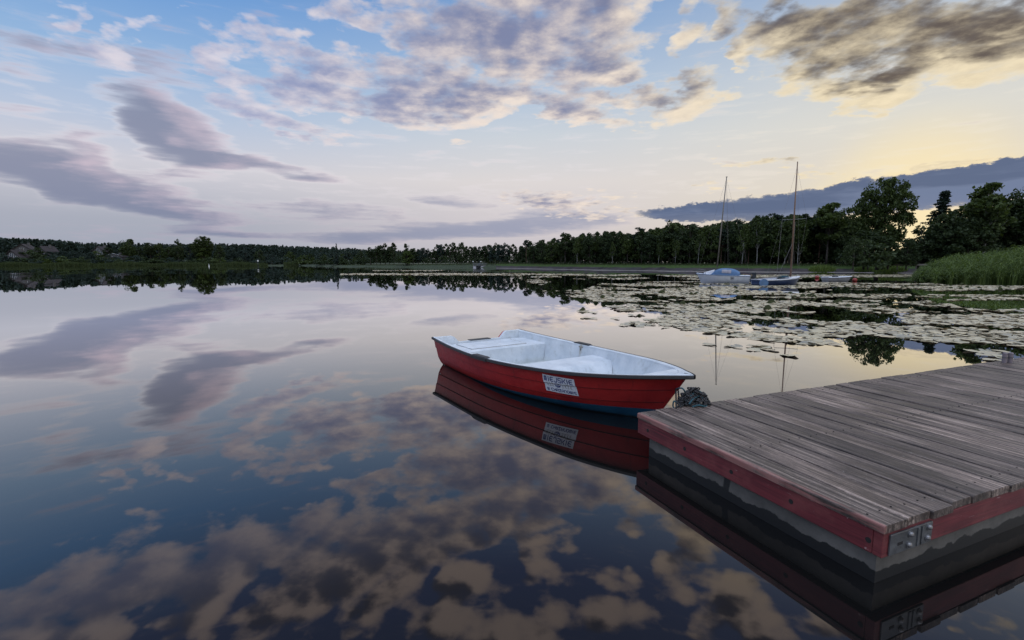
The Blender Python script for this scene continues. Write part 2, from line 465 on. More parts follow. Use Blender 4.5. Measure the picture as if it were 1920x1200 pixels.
def red_board_mat():
    m, T, out = mat('worn_red_paint')
    oc = T.n('ShaderNodeTexCoord').outputs['Object']
    grain = T.noise(T.v('MULTIPLY', oc, (2.5, 2.5, 70)), 1.0, 6, .6, .4)
    blot = T.noise(oc, 5, 5, .6)
    col = T.ramp(grain, [(.3, (.065, .009, .013, 1)), (.7, (.19, .027, .034, 1))])
    col = T.mix(T.ss(blot, .45, .65, 0, .5), col, (.22, .06, .056, 1))
    scr = T.ss(T.noise(T.v('MULTIPLY', oc, (14, 14, 60)), 1.0, 3, .7, 1.0), .68, .72)
    col = T.mix(T.m('MULTIPLY', scr, .6), col, (.45, .32, .30, 1))
    b = T.n('ShaderNodeBsdfPrincipled')
    T.put(b.inputs['Base Color'], col)
    b.inputs['Roughness'].default_value = .55
    bn = T.n('ShaderNodeBump')
    bn.inputs['Strength'].default_value = .4
    bn.inputs['Distance'].default_value = .003
    T.put(bn.inputs['Height'], grain)
    T.put(b.inputs['Normal'], bn.outputs[0])
    m.node_tree.links.new(b.outputs[0], out.inputs[0])
    return m


def float_mat():
    m, T, out = mat('grey_float_with_waterline')
    oc = T.n('ShaderNodeTexCoord').outputs['Object']
    x, y, z = T.xyz(oc)
    nz = T.noise(oc, 6, 6, .65)
    n2 = T.noise(T.v('MULTIPLY', oc, (9, 9, 3)), 1.0, 5, .6)
    col = T.ramp(nz, [(.3, (.075, .070, .064, 1)), (.7, (.165, .152, .136, 1))])
    wet = T.ss(T.m('ADD', z, T.m('MULTIPLY', T.m('SUBTRACT', n2, .5), .10)), .062, .056)
    crack = T.ss(T.m('ABSOLUTE', T.m('ADD', T.m('SUBTRACT', x, .80), T.m('MULTIPLY', T.m('SUBTRACT', n2, .5), .06))), .03, .02)
    wet = T.m('MAXIMUM', wet, crack)
    col = T.mix(wet, col, (.008, .008, .008, 1))
    b = T.n('ShaderNodeBsdfPrincipled')
    T.put(b.inputs['Base Color'], col)
    T.put(b.inputs['Roughness'], T.ss(wet, 0, 1, .7, .45))
    m.node_tree.links.new(b.outputs[0], out.inputs[0])
    return m


def hull_mat():
    m, T, out = mat('red_and_blue_hull_paint')
    oc = T.n('ShaderNodeTexCoord').outputs['Object']
    x, y, z = T.xyz(oc)
    nz = T.noise(oc, 3.0, 6, .65)
    n2 = T.noise(oc, 26, 5, .7)
    red = T.ramp(nz, [(.3, (.29, .013, .016, 1)), (.7, (.48, .028, .026, 1))])
    red = T.mix(T.m('MULTIPLY', T.ss(n2, .56, .70), .35), red, (.34, .07, .06, 1))
    drip = T.ss(T.noise(T.v('MULTIPLY', oc, (22, 22, 1.2)), 1.0, 4, .6), .60, .72)
    red = T.mix(T.m('MULTIPLY', drip, .35), red, (.09, .012, .012, 1))
    blue = T.ramp(nz, [(.3, (.010, .055, .11, 1)), (.7, (.022, .11, .19, 1))])
    line = T.m('MULTIPLY_ADD', x, .042, -.028)
    sel = T.ss(T.m('SUBTRACT', z, line), -.002, .002)
    col = T.mix(sel, blue, red)
    scum = T.ss(T.m('ADD', z, T.m('MULTIPLY', T.m('SUBTRACT', n2, .5), .02)), .022, .004)
    col = T.mix(T.m('MULTIPLY', scum, .8), col, (.012, .016, .016, 1))
    b = T.n('ShaderNodeBsdfPrincipled')
    T.put(b.inputs['Base Color'], col)
    T.put(b.inputs['Roughness'], T.ss(n2, .3, .7, .30, .5))
    bn = T.n('ShaderNodeBump')
    bn.inputs['Strength'].default_value = .15
    bn.inputs['Distance'].default_value = .004
    T.put(bn.inputs['Height'], T.noise(oc, 18, 4, .6))
    T.put(b.inputs['Normal'], bn.outputs[0])
    m.node_tree.links.new(b.outputs[0], out.inputs[0])
    return m


def white_inside_mat():
    m, T, out = mat('scuffed_white_gelcoat')
    oc = T.n('ShaderNodeTexCoord').outputs['Object']
    x, y, z = T.xyz(oc)
    nz = T.noise(oc, 4, 6, .6)
    col = T.ramp(nz, [(.3, (.50, .55, .60, 1)), (.7, (.72, .75, .78, 1))])
    spk = T.ss(T.noise(oc, 60, 5, .75), .63, .71)
    dirt = T.ss(T.noise(oc, 9, 7, .7), .52, .70)
    col = T.mix(T.m('MULTIPLY', dirt, .42), col, (.36, .38, .36, 1))
    col = T.mix(T.m('MULTIPLY', spk, .6), col, (.20, .21, .20, 1))
    rust = T.m('MULTIPLY', T.ss(T.m('ABSOLUTE', T.m('ADD', T.m('SUBTRACT', x, 1.39), T.m('MULTIPLY', T.m('SUBTRACT', T.noise(oc, 14, 3, .6), .5), .05))), .035, .008), T.m('MULTIPLY', T.ss(z, .12, .3), T.ss(T.m('ABSOLUTE', y), .45, .55)))
    col = T.mix(T.m('MULTIPLY', rust, .55), col, (.30, .24, .16, 1))
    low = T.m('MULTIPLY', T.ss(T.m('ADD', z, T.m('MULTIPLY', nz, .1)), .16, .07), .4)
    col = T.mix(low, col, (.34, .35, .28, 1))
    b = T.n('ShaderNodeBsdfPrincipled')
    T.put(b.inputs['Base Color'], col)
    b.inputs['Roughness'].default_value = .42
    m.node_tree.links.new(b.outputs[0], out.inputs[0])
    return m


def pad_mat():
    m, T, out = mat('lily_pad_leaf')
    g = T.n('ShaderNodeNewGeometry')
    oi = T.n('ShaderNodeObjectInfo')
    f = T.m('FRACT', T.m('ADD', g.outputs['Random Per Island'], oi.outputs['Random']))
    col = T.ramp(f, [(0, (.05, .055, .022, 1)), (.22, (.10, .10, .045, 1)), (.3, (.28, .25, .13, 1)), (.6, (.38, .33, .18, 1)), (.92, (.31, .255, .12, 1)), (1, (.30, .21, .09, 1))])
    b = T.n('ShaderNodeBsdfPrincipled')
    T.put(b.inputs['Base Color'], col)
    b.inputs['Roughness'].default_value = .36
    b.inputs['IOR'].default_value = 4.5
    b.inputs['Sheen Weight'].default_value = 1.0
    b.inputs['Sheen Roughness'].default_value = .35
    b.inputs['Sheen Tint'].default_value = (1, .88, .66, 1)
    bn = T.n('ShaderNodeBump')
    bn.inputs['Strength'].default_value = .25
    bn.inputs['Distance'].default_value = .01
    T.put(bn.inputs['Height'], T.noise(g.outputs['Position'], 14, 3, .5))
    T.put(b.inputs['Normal'], bn.outputs[0])
    m.node_tree.links.new(b.outputs[0], out.inputs[0])
    return m


def stone_mat():
    m, T, out = mat('stone_revetment')
    pos = T.n('ShaderNodeNewGeometry').outputs['Position']
    vo = T.n('ShaderNodeTexVoronoi')
    T.put(vo.inputs['Vector'], T.v('MULTIPLY', pos, (1.6, 1.6, 3.5)))
    vo.inputs['Scale'].default_value = 1.0
    nz = T.noise(pos, .5, 6, .6)
    col = T.mix(.5, T.ramp(nz, [(.3, (.025, .023, .024, 1)), (.7, (.07, .062, .063, 1))]), T.mix(.8, vo.outputs['Color'], (.5, .5, .5, 1)), 'SOFT_LIGHT')
    x, y, z = T.xyz(pos)
    col = T.mix(T.ss(z, .08, .03), col, (.20, .18, .17, 1))
    col = T.mix(T.ss(T.m('ADD', z, T.m('MULTIPLY', T.m('SUBTRACT', T.noise(pos, .9, 4, .6), .5), .5)), .42, .55), col, T.ramp(T.noise(pos, 3, 5, .7), [(.3, (.025, .045, .014, 1)), (.7, (.065, .10, .03, 1))]))
    b = T.n('ShaderNodeBsdfPrincipled')
    T.put(b.inputs['Base Color'], col)
    b.inputs['Roughness'].default_value = .9
    b.inputs['Specular IOR Level'].default_value = .1
    m.node_tree.links.new(b.outputs[0], out.inputs[0])
    return m


M = {}
M['water'] = water_mat()
M['deck'] = deck_mat()
M['redboard'] = red_board_mat()
M['float'] = float_mat()
M['hull'] = hull_mat()
M['white'] = white_inside_mat()
M['pad'] = pad_mat()
M['stone'] = stone_mat()
M['lap_shade'] = simple('dark_red_lap_shade', (.035, .006, .007), .7)  # near-black red standing in for the shade below the hull laps
M['rubber'] = simple('black_rubber', (.03, .03, .032), .55)
M['galv'] = simple('galvanised_steel', (.15, .155, .16), .42, .25, 14, .75, .2, dirt=(.16, .15, .14))
M['bolt'] = simple('bolt_steel', (.22, .22, .23), .4, .2, 30, .8)
M['hole'] = simple('bolt_recess', (.012, .01, .01), .8)
M['chain'] = simple('rusty_chain_steel', (.035, .035, .036), .55, .35, 30, .3, .2, dirt=(.10, .05, .03))
M['rope'] = simple('teal_rope', (.02, .075, .095), .8, .3, 60, bump=.3)
M['pipe'] = simple('weathered_pipe', (.20, .165, .18), .6, .25, 15, dirt=(.10, .07, .06))
M['sign_white'] = simple('decal_white', (.74, .76, .82), .45, .05, 20, dirt=(.5, .5, .52))
M['sign_blue'] = simple('decal_blue', (.012, .03, .17), .45, .1, 20)
M['sign_grey'] = simple('decal_grey', (.22, .20, .17), .6, .3, 40)
M['leaf_mid'] = foliage_mat('leaf_mid_green', (.024, .040, .012, 1), (.075, .105, .026, 1))
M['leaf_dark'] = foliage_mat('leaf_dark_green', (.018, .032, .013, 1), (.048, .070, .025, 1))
M['leaf_blue'] = foliage_mat('needle_blue_green', (.012, .024, .018, 1), (.030, .050, .034, 1))
M['leaf_far'] = foliage_mat('leaf_far_haze_blue_green', (.020, .036, .032, 1), (.045, .068, .055, 1))  # distance haze painted in as a bluer leaf colour
M['leaf_light'] = foliage_mat('leaf_light_green', (.04, .065, .016, 1), (.085, .12, .03, 1))
M['reed'] = foliage_mat('reed_blade', (.045, .075, .020, 1), (.17, .23, .06, 1), .35)
M['reed_dim'] = foliage_mat('reed_blade_dim', (.03, .05, .018, 1), (.075, .095, .035, 1), .3)
M['bark'] = simple('dark_bark', (.055, .046, .038), .9, .4, 3)
M['bark_pine'] = simple('pine_bark', (.11, .065, .045), .9, .4, 3)
M['bark_birch'] = simple('birch_bark', (.30, .29, .28), .8, .25, 2, dirt=(.06, .055, .05), dirt_amt=.8)
M['ground'] = simple('grassy_ground', (.026, .040, .015), .95, .4, .6)
M['boat_white'] = simple('boat_white_paint', (.62, .64, .70), .35, .12, 4, dirt=(.3, .3, .3), dirt_amt=.4)
M['boat_blue'] = simple('boat_blue_paint', (.022, .042, .11), .35, .25, 4, dirt=(.1, .1, .12))
M['cover_blue'] = simple('blue_canvas', (.08, .16, .30), .7, .2, 6)
M['window'] = simple('hazy_window_foil', (.28, .27, .31), .3, .2, 6)
M['motor'] = simple('dark_motor', (.02, .025, .03), .4, .2, 9)
M['mast'] = simple('mast_metal', (.16, .14, .12), .45, .15, 6, .3)
M['mast_wood'] = simple('varnished_mast', (.17, .095, .06), .45, .2, 6)
M['wire'] = simple('stay_wire', (.16, .15, .14), .5, .1, 5)
M['numeral'] = simple('hull_numeral', (.03, .03, .05), .5, .1)
M['dinghy'] = simple('grey_dinghy_paint', (.30, .30, .31), .5, .2, 5, dirt=(.2, .2, .19))
M['buoy_red'] = simple('red_buoy_plastic', (.28, .035, .025), .45, .15, 6)
M['buoy_white'] = simple('white_buoy_plastic', (.75, .76, .74), .5, .1, 6)
M['conc'] = simple('pale_concrete', (.52, .52, .55), .85, .15, 2, dirt=(.25, .25, .25))
M['darkmetal'] = simple('dark_painted_metal', (.06, .07, .09), .5, .2, 4)
M['house_wall'] = simple('house_plaster', (.10, .097, .10), .9, .1, 1)
M['house_roof'] = simple('house_roof_tiles', (.03, .023, .024), .85, .3, 3)
M['house_glass'] = simple('house_window_glass', (.05, .06, .08), .15, .2, 3)
M['grey_wood'] = simple('grey_barrier_wood', (.20, .17, .16), .85, .25, 4)


# ------------------------------------------------------------------ mesh helpers
class MB:
    def __init__(self):
        self.v, self.f = [], []

    def add(self, vs, fs):
        o = len(self.v)
        self.v.extend([tuple(map(float, p)) for p in vs])
        self.f.extend([tuple(i + o for i in f) for f in fs])

    def box(self, x0, x1, y0, y1, z0, z1, M4=None):
        vs = [(x, y, z) for z in (z0, z1) for y in (y0, y1) for x in (x0, x1)]
        if M4 is not None:
            vs = [tuple(M4 @ Vector(p)) for p in vs]
        self.add(vs, [(0, 2, 3, 1), (4, 5, 7, 6), (0, 1, 5, 4), (2, 6, 7, 3), (0, 4, 6, 2), (1, 3, 7, 5)])

    def tube(self, pts, r, n=8, cap=True, closed=False):
        pts = [Vector(p) for p in pts]
        rs = r if isinstance(r, (list, tuple)) else [r] * len(pts)
        k = len(pts)
        rings = []
        up = None
        for i, p in enumerate(pts):
            a = pts[(i - 1) % k] if (closed or i > 0) else p
            b = pts[(i + 1) % k] if (closed or i < k - 1) else p
            t = (b - a)
            t = t.normalized() if t.length > 1e-9 else Vector((0, 0, 1))
            if up is None:
                up = t.orthogonal().normalized()
            else:
                up = (up - t * up.dot(t))
                up = up.normalized() if up.length > 1e-6 else t.orthogonal().normalized()
            s = t.cross(up)
            rings.append([p + (up * math.cos(2 * math.pi * j / n) + s * math.sin(2 * math.pi * j / n)) * rs[i] for j in range(n)])
        vs = [v for rg in rings for v in rg]
        fs = []
        for i in range(k if closed else k - 1):
            i2 = (i + 1) % k
            for j in range(n):
                fs.append((i * n + j, i * n + (j + 1) % n, i2 * n + (j + 1) % n, i2 * n + j))
        if cap and not closed:
            fs.append(tuple(reversed(range(n))))
            fs.append(tuple(range((k - 1) * n, k * n)))
        self.add(vs, fs)

    def grid(self, rows, close=False):
        nr, nc = len(rows), len(rows[0])
        fs = []
        for i in range(nr - 1):
            for j in range(nc if close else nc - 1):
                j2 = (j + 1) % nc
                fs.append((i * nc + j, i * nc + j2, (i + 1) * nc + j2, (i + 1) * nc + j))
        self.add([p for r in rows for p in r], fs)

    def ball(self, c, rx, ry, rz, n=12, m=8):
        rows = []
        for i in range(m + 1):
            a = math.pi * i / m
            rows.append([(c[0] + rx * math.sin(a) * math.cos(2 * math.pi * j / n), c[1] + ry * math.sin(a) * math.sin(2 * math.pi * j / n), c[2] + rz * math.cos(a)) for j in range(n)])
        self.grid(rows, True)

    def mesh(self, name, m, smooth=False, angle=None):
        me = bpy.data.meshes.new(name)
        me.from_pydata(self.v, [], self.f)
        me.materials.append(m)
        if smooth:
            me.shade_smooth()
            if angle:
                me.set_sharp_from_angle(angle=R(angle))
        me.update()
        return me

    def build(self, name, m, parent=None, smooth=False, angle=None, bevel=0.0):
        o = bpy.data.objects.new(name, self.mesh(name, m, smooth, angle))
        COL.objects.link(o)
        if parent is not None:
            o.parent = parent
        if bevel:
            bv = o.modifiers.new('bevel', 'BEVEL')
            bv.width = bevel
            bv.segments = 2
            bv.limit_method = 'ANGLE'
        return o


def np_obj(name, verts, nper, m, parent=None, quads=None):
    """verts (N,3) float array made of polygons of nper corners each, or explicit face array."""
    me = bpy.data.meshes.new(name)
    verts = np.asarray(verts, dtype=np.float32)
    faces = np.arange(len(verts), dtype=np.int32).reshape(-1, nper) if quads is None else np.asarray(quads, dtype=np.int32)
    nf, k = faces.shape
    me.vertices.add(len(verts))
    me.vertices.foreach_set('co', verts.ravel())
    me.loops.add(nf * k)
    me.loops.foreach_set('vertex_index', faces.ravel())
    me.polygons.add(nf)
    me.polygons.foreach_set('loop_start', np.arange(0, nf * k, k, dtype=np.int32))
    me.update(calc_edges=True)
    me.materials.append(m)
    return me


def link(name, me, parent=None, loc=(0, 0, 0)):
    o = bpy.data.objects.new(name, me)
    COL.objects.link(o)
    o.location = loc
    if parent is not None:
        o.parent = parent
    return o


def tag(o, label=None, cat=None, group=None, kind=None):
    if label:
        o['label'] = label
    if cat:
        o['category'] = cat
    if group:
        o['group'] = group
    if kind:
        o['kind'] = kind
    return o


def empty(name, loc=(0, 0, 0), rz=0.0):
    o = bpy.data.objects.new(name, None)
    o.location = loc
    o.rotation_euler = (0, 0, rz)
    o.empty_display_size = .2
    COL.objects.link(o)
    return o


def kids(o):
    return [c for c in bpy.data.objects if c.parent is o]


# ------------------------------------------------------------------ water and ground
wb = MB()
wb.add([(-6000, -60, 0), (6000, -60, 0), (6000, 9000, 0), (-6000, 9000, 0)], [(0, 1, 2, 3)])
tag(wb.build('water', M['water']), kind='structure')

# the shoreline as surveyed: photo x, waterline y
SHORE = [(-900, 500), (-300, 499), (0, 499), (320, 498.2), (560, 498), (640, 500), (760, 501), (900, 502), (960, 503.2), (1100, 506), (1280, 508.6), (1440, 510), (1600, 511), (1740, 512.5), (1900, 514), (2300, 517), (2900, 520)]
SX = np.array([s[0] for s in SHORE], float)
SY = np.array([s[1] for s in SHORE], float)


def shore_y(px):
    return float(np.interp(px, SX, SY))


def shoreP(px, back=0.0):
    P = at(px, shore_y(px))
    n = P[:2] / np.linalg.norm(P[:2])
    return np.array([P[0] + n[0] * back, P[1] + n[1] * back])


def dam(px):                             # 0 on the natural left shore, 1 on the stone-faced dam
    return float(np.clip((px - 620) / 330, 0, 1))


def ground_z(px, back):
    d = dam(px)
    prof = np.interp(back, [-1.5, 0, 2.0, 4.5, 9, 3000], [-.25, 0, .22 + .2 * d, .3 + .62 * d, .35 + .65 * d, .35 + .65 * d])
    hill = 0.0
    hx = np.interp(px, [-900, 0, 200, 400, 700, 800], [1.15, 1.1, 1.0, .85, .35, 0])
    hill = hx * np.interp(back, [0, 40, 160, 260, 3000], [0, .5, 9.0, 10.5, 14])
    return prof + hill


gb = MB()
rows = []
pxs = np.linspace(-900, 2900, 191)
for back in (-1.5, 0, 1.0, 2.0, 3.2, 4.5, 9, 40, 100, 160, 260, 900, 3000):
    rows.append([(*shoreP(px, back), ground_z(px, back)) for px in pxs])
gb.grid(rows)
tag(gb.build('ground', M['ground'], smooth=True), kind='structure')
# the stone facing of the dam, 8 cm proud of the ground
eb = MB()
rows = []
pxe = np.linspace(930, 2300, 110)
for back in (-1.0, 0, 1.0, 2.0, 3.2, 4.4):
    rows.append([(*shoreP(px, back - .12), ground_z(px, back) + .02 + .06 * dam(px) * (back < 4)) for px in pxe])
eb.grid(rows)
tag(eb.build('embankment', M['stone'], smooth=True), kind='structure')

# ------------------------------------------------------------------ floating dock
DT = .2976
dock = empty('floating_dock', (0.92196, 3.46363, 0), R(-67.376))    # x runs along the planks, -> y across them to the right
tag(dock, 'weathered plank floating dock with worn red edge boards and grey float', 'dock')
# local x: along the planks (1.67 m); local +y: along the dock to the right of the picture
DL, DW = 1.672, 9.4
rng = random.Random(4)
db, nails = MB(), MB()
y = 0.0
gaps = []
while y < DW:
    w = .168 + rng.uniform(-.006, .006)
    g = rng.choice((.009, .010, .012, .015))
    x0, x1 = rng.uniform(-.006, .004), DL + rng.uniform(-.006, .008)
    zt = DT + (rng.uniform(-.003, .003) if y > .01 else 0)
    ns = 14
    sec = [(0.0, -.036), (0.0, -.007), (.002, -.002), (.007, 0.0), (w - g - .007, 0.0), (w - g - .002, -.002), (w - g, -.007), (w - g, -.036)]
    ph, am = rng.uniform(0, 6), rng.uniform(.0005, .003)
    rows = []
    for i in range(ns + 1):
        x = x0 + (x1 - x0) * i / ns
        wob = am * math.sin(ph + x * 2.4) if y > .01 else 0
        tw = rng.uniform(-.0006, .0006)
        rows.append([(x, y + a + wob * .6, zt + b + wob * .5 + tw) for a, b in sec])
    o0 = len(db.v)
    db.grid(rows, True)
    n_ = len(sec)
    db.f.append(tuple(o0 + j for j in reversed(range(n_))))
    db.f.append(tuple(o0 + ns * n_ + j for j in range(n_)))
    for x_ in (.09, .82, 1.585):
        for f_ in (.25, .72):
            xx_, yy_ = x_ + rng.uniform(-.008, .008), y + (w - g) * f_ + rng.uniform(-.008, .008)
            nails.tube([(xx_, yy_, zt - .004), (xx_, yy_, zt + .0028)], .0042, 7)
    y += w
nl = nails.build('nail_heads', M['hole'], db.build('decking', M['deck'], dock))
nl['kind'] = 'stuff'
# edge boards: left one faces the lake, right one closes the plank ends
zb, zt = .146, DT - .0375
eb1 = MB()
eb1.box(.0, DL - .046, .008, .048, zb, zt)
o1 = eb1.build('edge_board', M['redboard'], dock, bevel=.004)
for hx in (.115, .487, .864, 1.241, 1.610):
    hb = MB()
    hb.tube([(hx, .0065, .2), (hx, .02, .2)], [.0125, .0125], 14)
    hb.build('bolt_hole', M['hole'], o1)
eb2 = MB()
eb2.box(DL - .045, DL - .005, .008, DW, zb, zt)
o2 = eb2.build('edge_board', M['redboard'], dock, bevel=.004)
eb3 = MB()
eb3.box(.008, .048, .05, DW, zb, zt)
eb3.build('edge_board', M['redboard'], dock, bevel=.004)


def bracket(y0, y1):
    b = MB()
    b.box(DL - .0045, DL + .004, y0, y1, .153, .248)
    br = b.build('corner_bracket', M['galv'], dock, bevel=.002)
    for yy, zz in ((y0 + .135, .225), (y0 + .128, .178), (y1 - .03, .228), (y1 - .036, .18)):
        q = MB()
        q.ball((DL + .006, yy, zz), .012, .013, .013, 12, 6)
        q.tube([(DL + .0035, yy, zz), (DL + .0075, yy, zz)], .017, 12)
        q.build('bolt', M['bolt'], br)
    s = MB()
    s.box(DL + .002, DL + .0055, y0 + .05, y0 + .085, .190, .204)
    s.build('bolt_slot', M['hole'], br, bevel=.001)
    s = MB()
    s.box(DL + .0035, DL + .009, y0 + .185, y0 + .2, .158, .243)
    s.build('bracket_rib', M['galv'], br, bevel=.001)
    s = MB()
    s.box(DL + .0035, DL + .009, y0 + .215, y0 + .226, .158, .243)
    s.build('bracket_rib', M['galv'], br, bevel=.001)


bracket(.045, .345)
bracket(1.33, 1.63)
fb = MB()
rows = []
for (z, ins) in ((.1455, .055), (.135, .045), (.06, .043), (-.30, .045)):
    rows.append([(ins + .05, ins, z), (DL - ins, ins, z), (DL - ins, DW, z), (ins + .05, DW, z)])
fb.grid(rows, True)
fb.f.append((0, 1, 2, 3))
fb.build('float', M['float'], dock)

# two pipe stubs behind the dock
for px, lab in ((1893, 'short purple grey pipe post at the dock edge, the one nearer the red boat'), (1904, 'short purple grey pipe post at the dock edge, the one farther from the red boat')):
    P = at(px, 682, DT)
    pr = empty('pipe_post', (P[0], P[1] + .06, 0))
    tag(pr, lab, 'post', 'pipe posts behind the dock')
    b = MB()
    b.tube([(0, 0, -.4), (0, 0, DT + .10)], .022, 14)
    b.build('pipe', M['pipe'], pr, True, 40)
    b = MB()
    b.tube([(0, 0, DT + .10), (0, 0, DT + .106), (0, 0, DT + .112)], [.024, .024, .018], 14)
    b.build('cap', M['pipe'], pr, True, 40)
    b = MB()
    b.tube([(0, 0, DT + .055), (0, 0, DT + .063)], .0255, 14)
    b.build('clamp_ring', M['galv'], pr, True, 40)

# ------------------------------------------------------------------ red rowing boat
BX, BY, BTH, BL = -0.4844, 6.853, -0.9865, 3.5678
BU = np.array([0, .2, .4, .6, .8, .92, 1.0])
BB = np.array([0.7077, 0.7583, 0.7677, 0.679, 0.4793, 0.2355, 0.0])
ZS, ZM, ZB = 0.3935, 0.3637, 0.4793


def spl(xs, ys, t):
    m = np.gradient(ys, xs)
    i = int(np.clip(np.searchsorted(xs, t) - 1, 0, len(xs) - 2))
    hh = xs[i + 1] - xs[i]
    q = (t - xs[i]) / hh
    return float((2 * q**3 - 3 * q**2 + 1) * ys[i] + (q**3 - 2 * q**2 + q) * hh * m[i] + (-2 * q**3 + 3 * q**2) * ys[i + 1] + (q**3 - q**2) * hh * m[i + 1])


def beam(u):
    b = spl(BU, BB, min(u, 1.0))
    if u > .95:
        b = max(b, .0) * 1.0 + .10 * math.sqrt(max(0, 1 - u) / .05) * (u - .95) / .05 * .35
    return max(b, 0.0)


def sheer(u):
    return ZS * (1 - u) * (1 - 2 * u) + 4 * ZM * u * (1 - u) + ZB * u * (2 * u - 1)


def hull_pt(u, t, side, inset=0.0, steps=True):
    """t = 0 at the gunwale, 1 at the keel"""
    zg, zk = sheer(u) - .012, -.13 + .05 * u**4
    z = zg + (zk - zg) * t
    k = max(0.0, (u - .45) / .55)
    n = 6.0 - 4.3 * k**1.2
    fl = .13 + .30 * k**2
    b = max(beam(u) - .022 - .01 * k, 0)
    yv = b * (1 - fl * t) * max(0.0, 1 - t**n) ** .5
    if steps and t < .85:
        # two lapped strakes: the lower one tucks in below the upper
        for tl in (.26, .50):
            if t > tl + 1e-6:
                yv -= .010 * min(1, b / .2)
    yv = max(0.0, yv - inset)
    x = BL * u * (1 - .0) - .05 * u**8
    rake = .30 * (max(0, (u - .5) / .5)) ** 2.2
    x -= rake * t / .78
    return (x, side * yv, z)


boat = empty('rowing_boat', (BX, BY, 0), BTH)
tag(boat, 'red rowing boat with white inside and a city sticker, floating beside the dock', 'rowing boat')
US = [0, .04, .1, .16, .22, .28, .34, .4, .46, .52, .58, .64, .70, .76, .82, .87, .91, .945, .97, .985, .995, 1.0]
TS = [0, .08, .16, .2599, .2601, .277, .296, .34, .42, .4999, .5001, .517, .536, .58, .66, .72, .78, .84, .9, .95, .98, 1.0]
hm = MB()
for side in (-1, 1):
    rows = [[hull_pt(u, t, side) for t in TS] for u in US]
    if side == 1:
        rows = [list(reversed(r)) for r in rows]
    hm.grid(rows)
hull_o = hm.build('hull', M['hull'], boat, True, 28)
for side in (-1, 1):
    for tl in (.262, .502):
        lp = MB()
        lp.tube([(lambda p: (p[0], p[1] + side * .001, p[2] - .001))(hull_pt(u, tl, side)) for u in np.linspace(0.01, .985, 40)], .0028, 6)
        lp.build('lap_shade_tube', M['lap_shade'], hull_o, True)  # thin dark tube that imitates the shadow under each lap
# transom outside plate
prof_n = [hull_pt(0, t, -1) for t in TS]
prof_f = [hull_pt(0, t, 1) for t in reversed(TS)]


def transom_z(y):
    w = beam(0)
    a = abs(y) / w
    return sheer(0) - .092 * (1 - float(np.clip((a - .48) / .12, 0, 1)))


def transom(name, xa, xb, ins, m, dz=0.0):
    b = MB()
    ys = np.linspace(-1, 1, 41)
    w = beam(0) - .02 - ins
    loop = []
    for s in ys:
        yy = s * w
        # bottom along the section
        loop.append((yy, None))
    front, back = [], []
    for xx, lst in ((xa, front), (xb, back)):
        for s in ys:
            yy = s * w
            zt_ = transom_z(yy) + dz
            # section bottom at this half breadth
            tt = 0.0
            for t in np.linspace(1, 0, 60):
                if abs(hull_pt(0, t, 1, 0, False)[1]) - ins - .012 >= abs(yy) - 1e-6:
                    tt = t
                    break
            zb_ = min(hull_pt(0, tt, 1)[2], zt_ - .01)
            lst.append(((xx, yy, zt_), (xx, yy, zb_)))
    n = len(ys)
    vs = [p[0] for p in front] + [p[1] for p in front] + [p[0] for p in back] + [p[1] for p in back]
    fs = []
    for i in range(n - 1):
        fs.append((i, i + 1, n + i + 1, n + i))
        fs.append((2 * n + i + 1, 2 * n + i, 3 * n + i, 3 * n + i + 1))
        fs.append((i + 1, i, 2 * n + i, 2 * n + i + 1))
        fs.append((n + i, n + i + 1, 3 * n + i + 1, 3 * n + i))
    b.add(vs, fs)
    return b.build(name, m, boat, True, 35)


transom('transom', -.012, .018, .0, M['hull'], -.004)
transom('transom_lining', .0185, .07, .004, M['white'], .002)
# white lining, floor and side shelf
im = MB()
FLOOR = .045


def inner_half(u, z):
    """half breadth of the lining at height z"""
    lo, hi = 0.0, 1.0
    zg, zk = sheer(u) - .012, -.13 + .05 * u**4
    t = float(np.clip((zg - z) / (zg - zk), 0, 1))
    return max(0.0, hull_pt(u, t, 1, .03, False)[1]), hull_pt(u, t, 1, 0, False)[0]


ISZ = [0, .03, .07, .11, .15, .2, .26, .33, .42, .55, .7, .85, 1.0]
rows = []
for u in US[:-2]:
    zg = sheer(u) - .002
    prof = []
    for s in ISZ:
        z = zg + (FLOOR - zg) * s
        hh, xx = inner_half(u, z)
        prof.append((xx, -hh, z))
    full = prof + [(p[0], -p[1], p[2]) for p in reversed(prof)]
    rows.append(full)
im.grid(rows)
im.build('lining', M['white'], boat, True, 50)
# gunwale: white flange and black rubber strip
fl, rb = MB(), MB()
UG = sorted(set(US + [.02, .07, .13, .19, .25, .31, .37, .43, .49, .55, .61, .67, .73, .79, .845, .89, .93, .96]))
for side in (-1, 1):
    rowsf, rowsr = [], []
    for u in UG:
        b, zg = beam(u), sheer(u)
        x = BL * u
        w = .055 + .05 * max(0, (u - .9) / .1)
        bi = max(0.0, b - w)
        xi = x - (.10 * max(0, (u - .9) / .1) ** 1.5)
        sec = [(xi, bi, zg - .03), (xi, bi, zg - .004), (xi + .0, bi + .012, zg + .003), (x, max(0, b - .01), zg + .003), (x, b, zg - .002), (x, b, zg - .012)]
        rowsf.append([(p[0], side * p[1], p[2]) for p in sec])
        o = .011
        sr = [(x + .0, max(0, b - .006), zg + .004), (x, b + .004, zg + .005), (x, b + o, zg - .001), (x, b + o, zg - .024), (x, b + .002, zg - .030), (x, max(0, b - .03), zg - .027)]
        ex = .011 * max(0, (u - .97) / .03)
        rowsr.append([(p[0] + ex, side * p[1], p[2]) for p in sr])
    if side == 1:
        rowsf = [list(reversed(r)) for r in rowsf]
        rowsr = [list(reversed(r)) for r in rowsr]
    fl.grid(rowsf)
    rb.grid(rowsr)
fl.build('gunwale', M['white'], boat, True, 40)
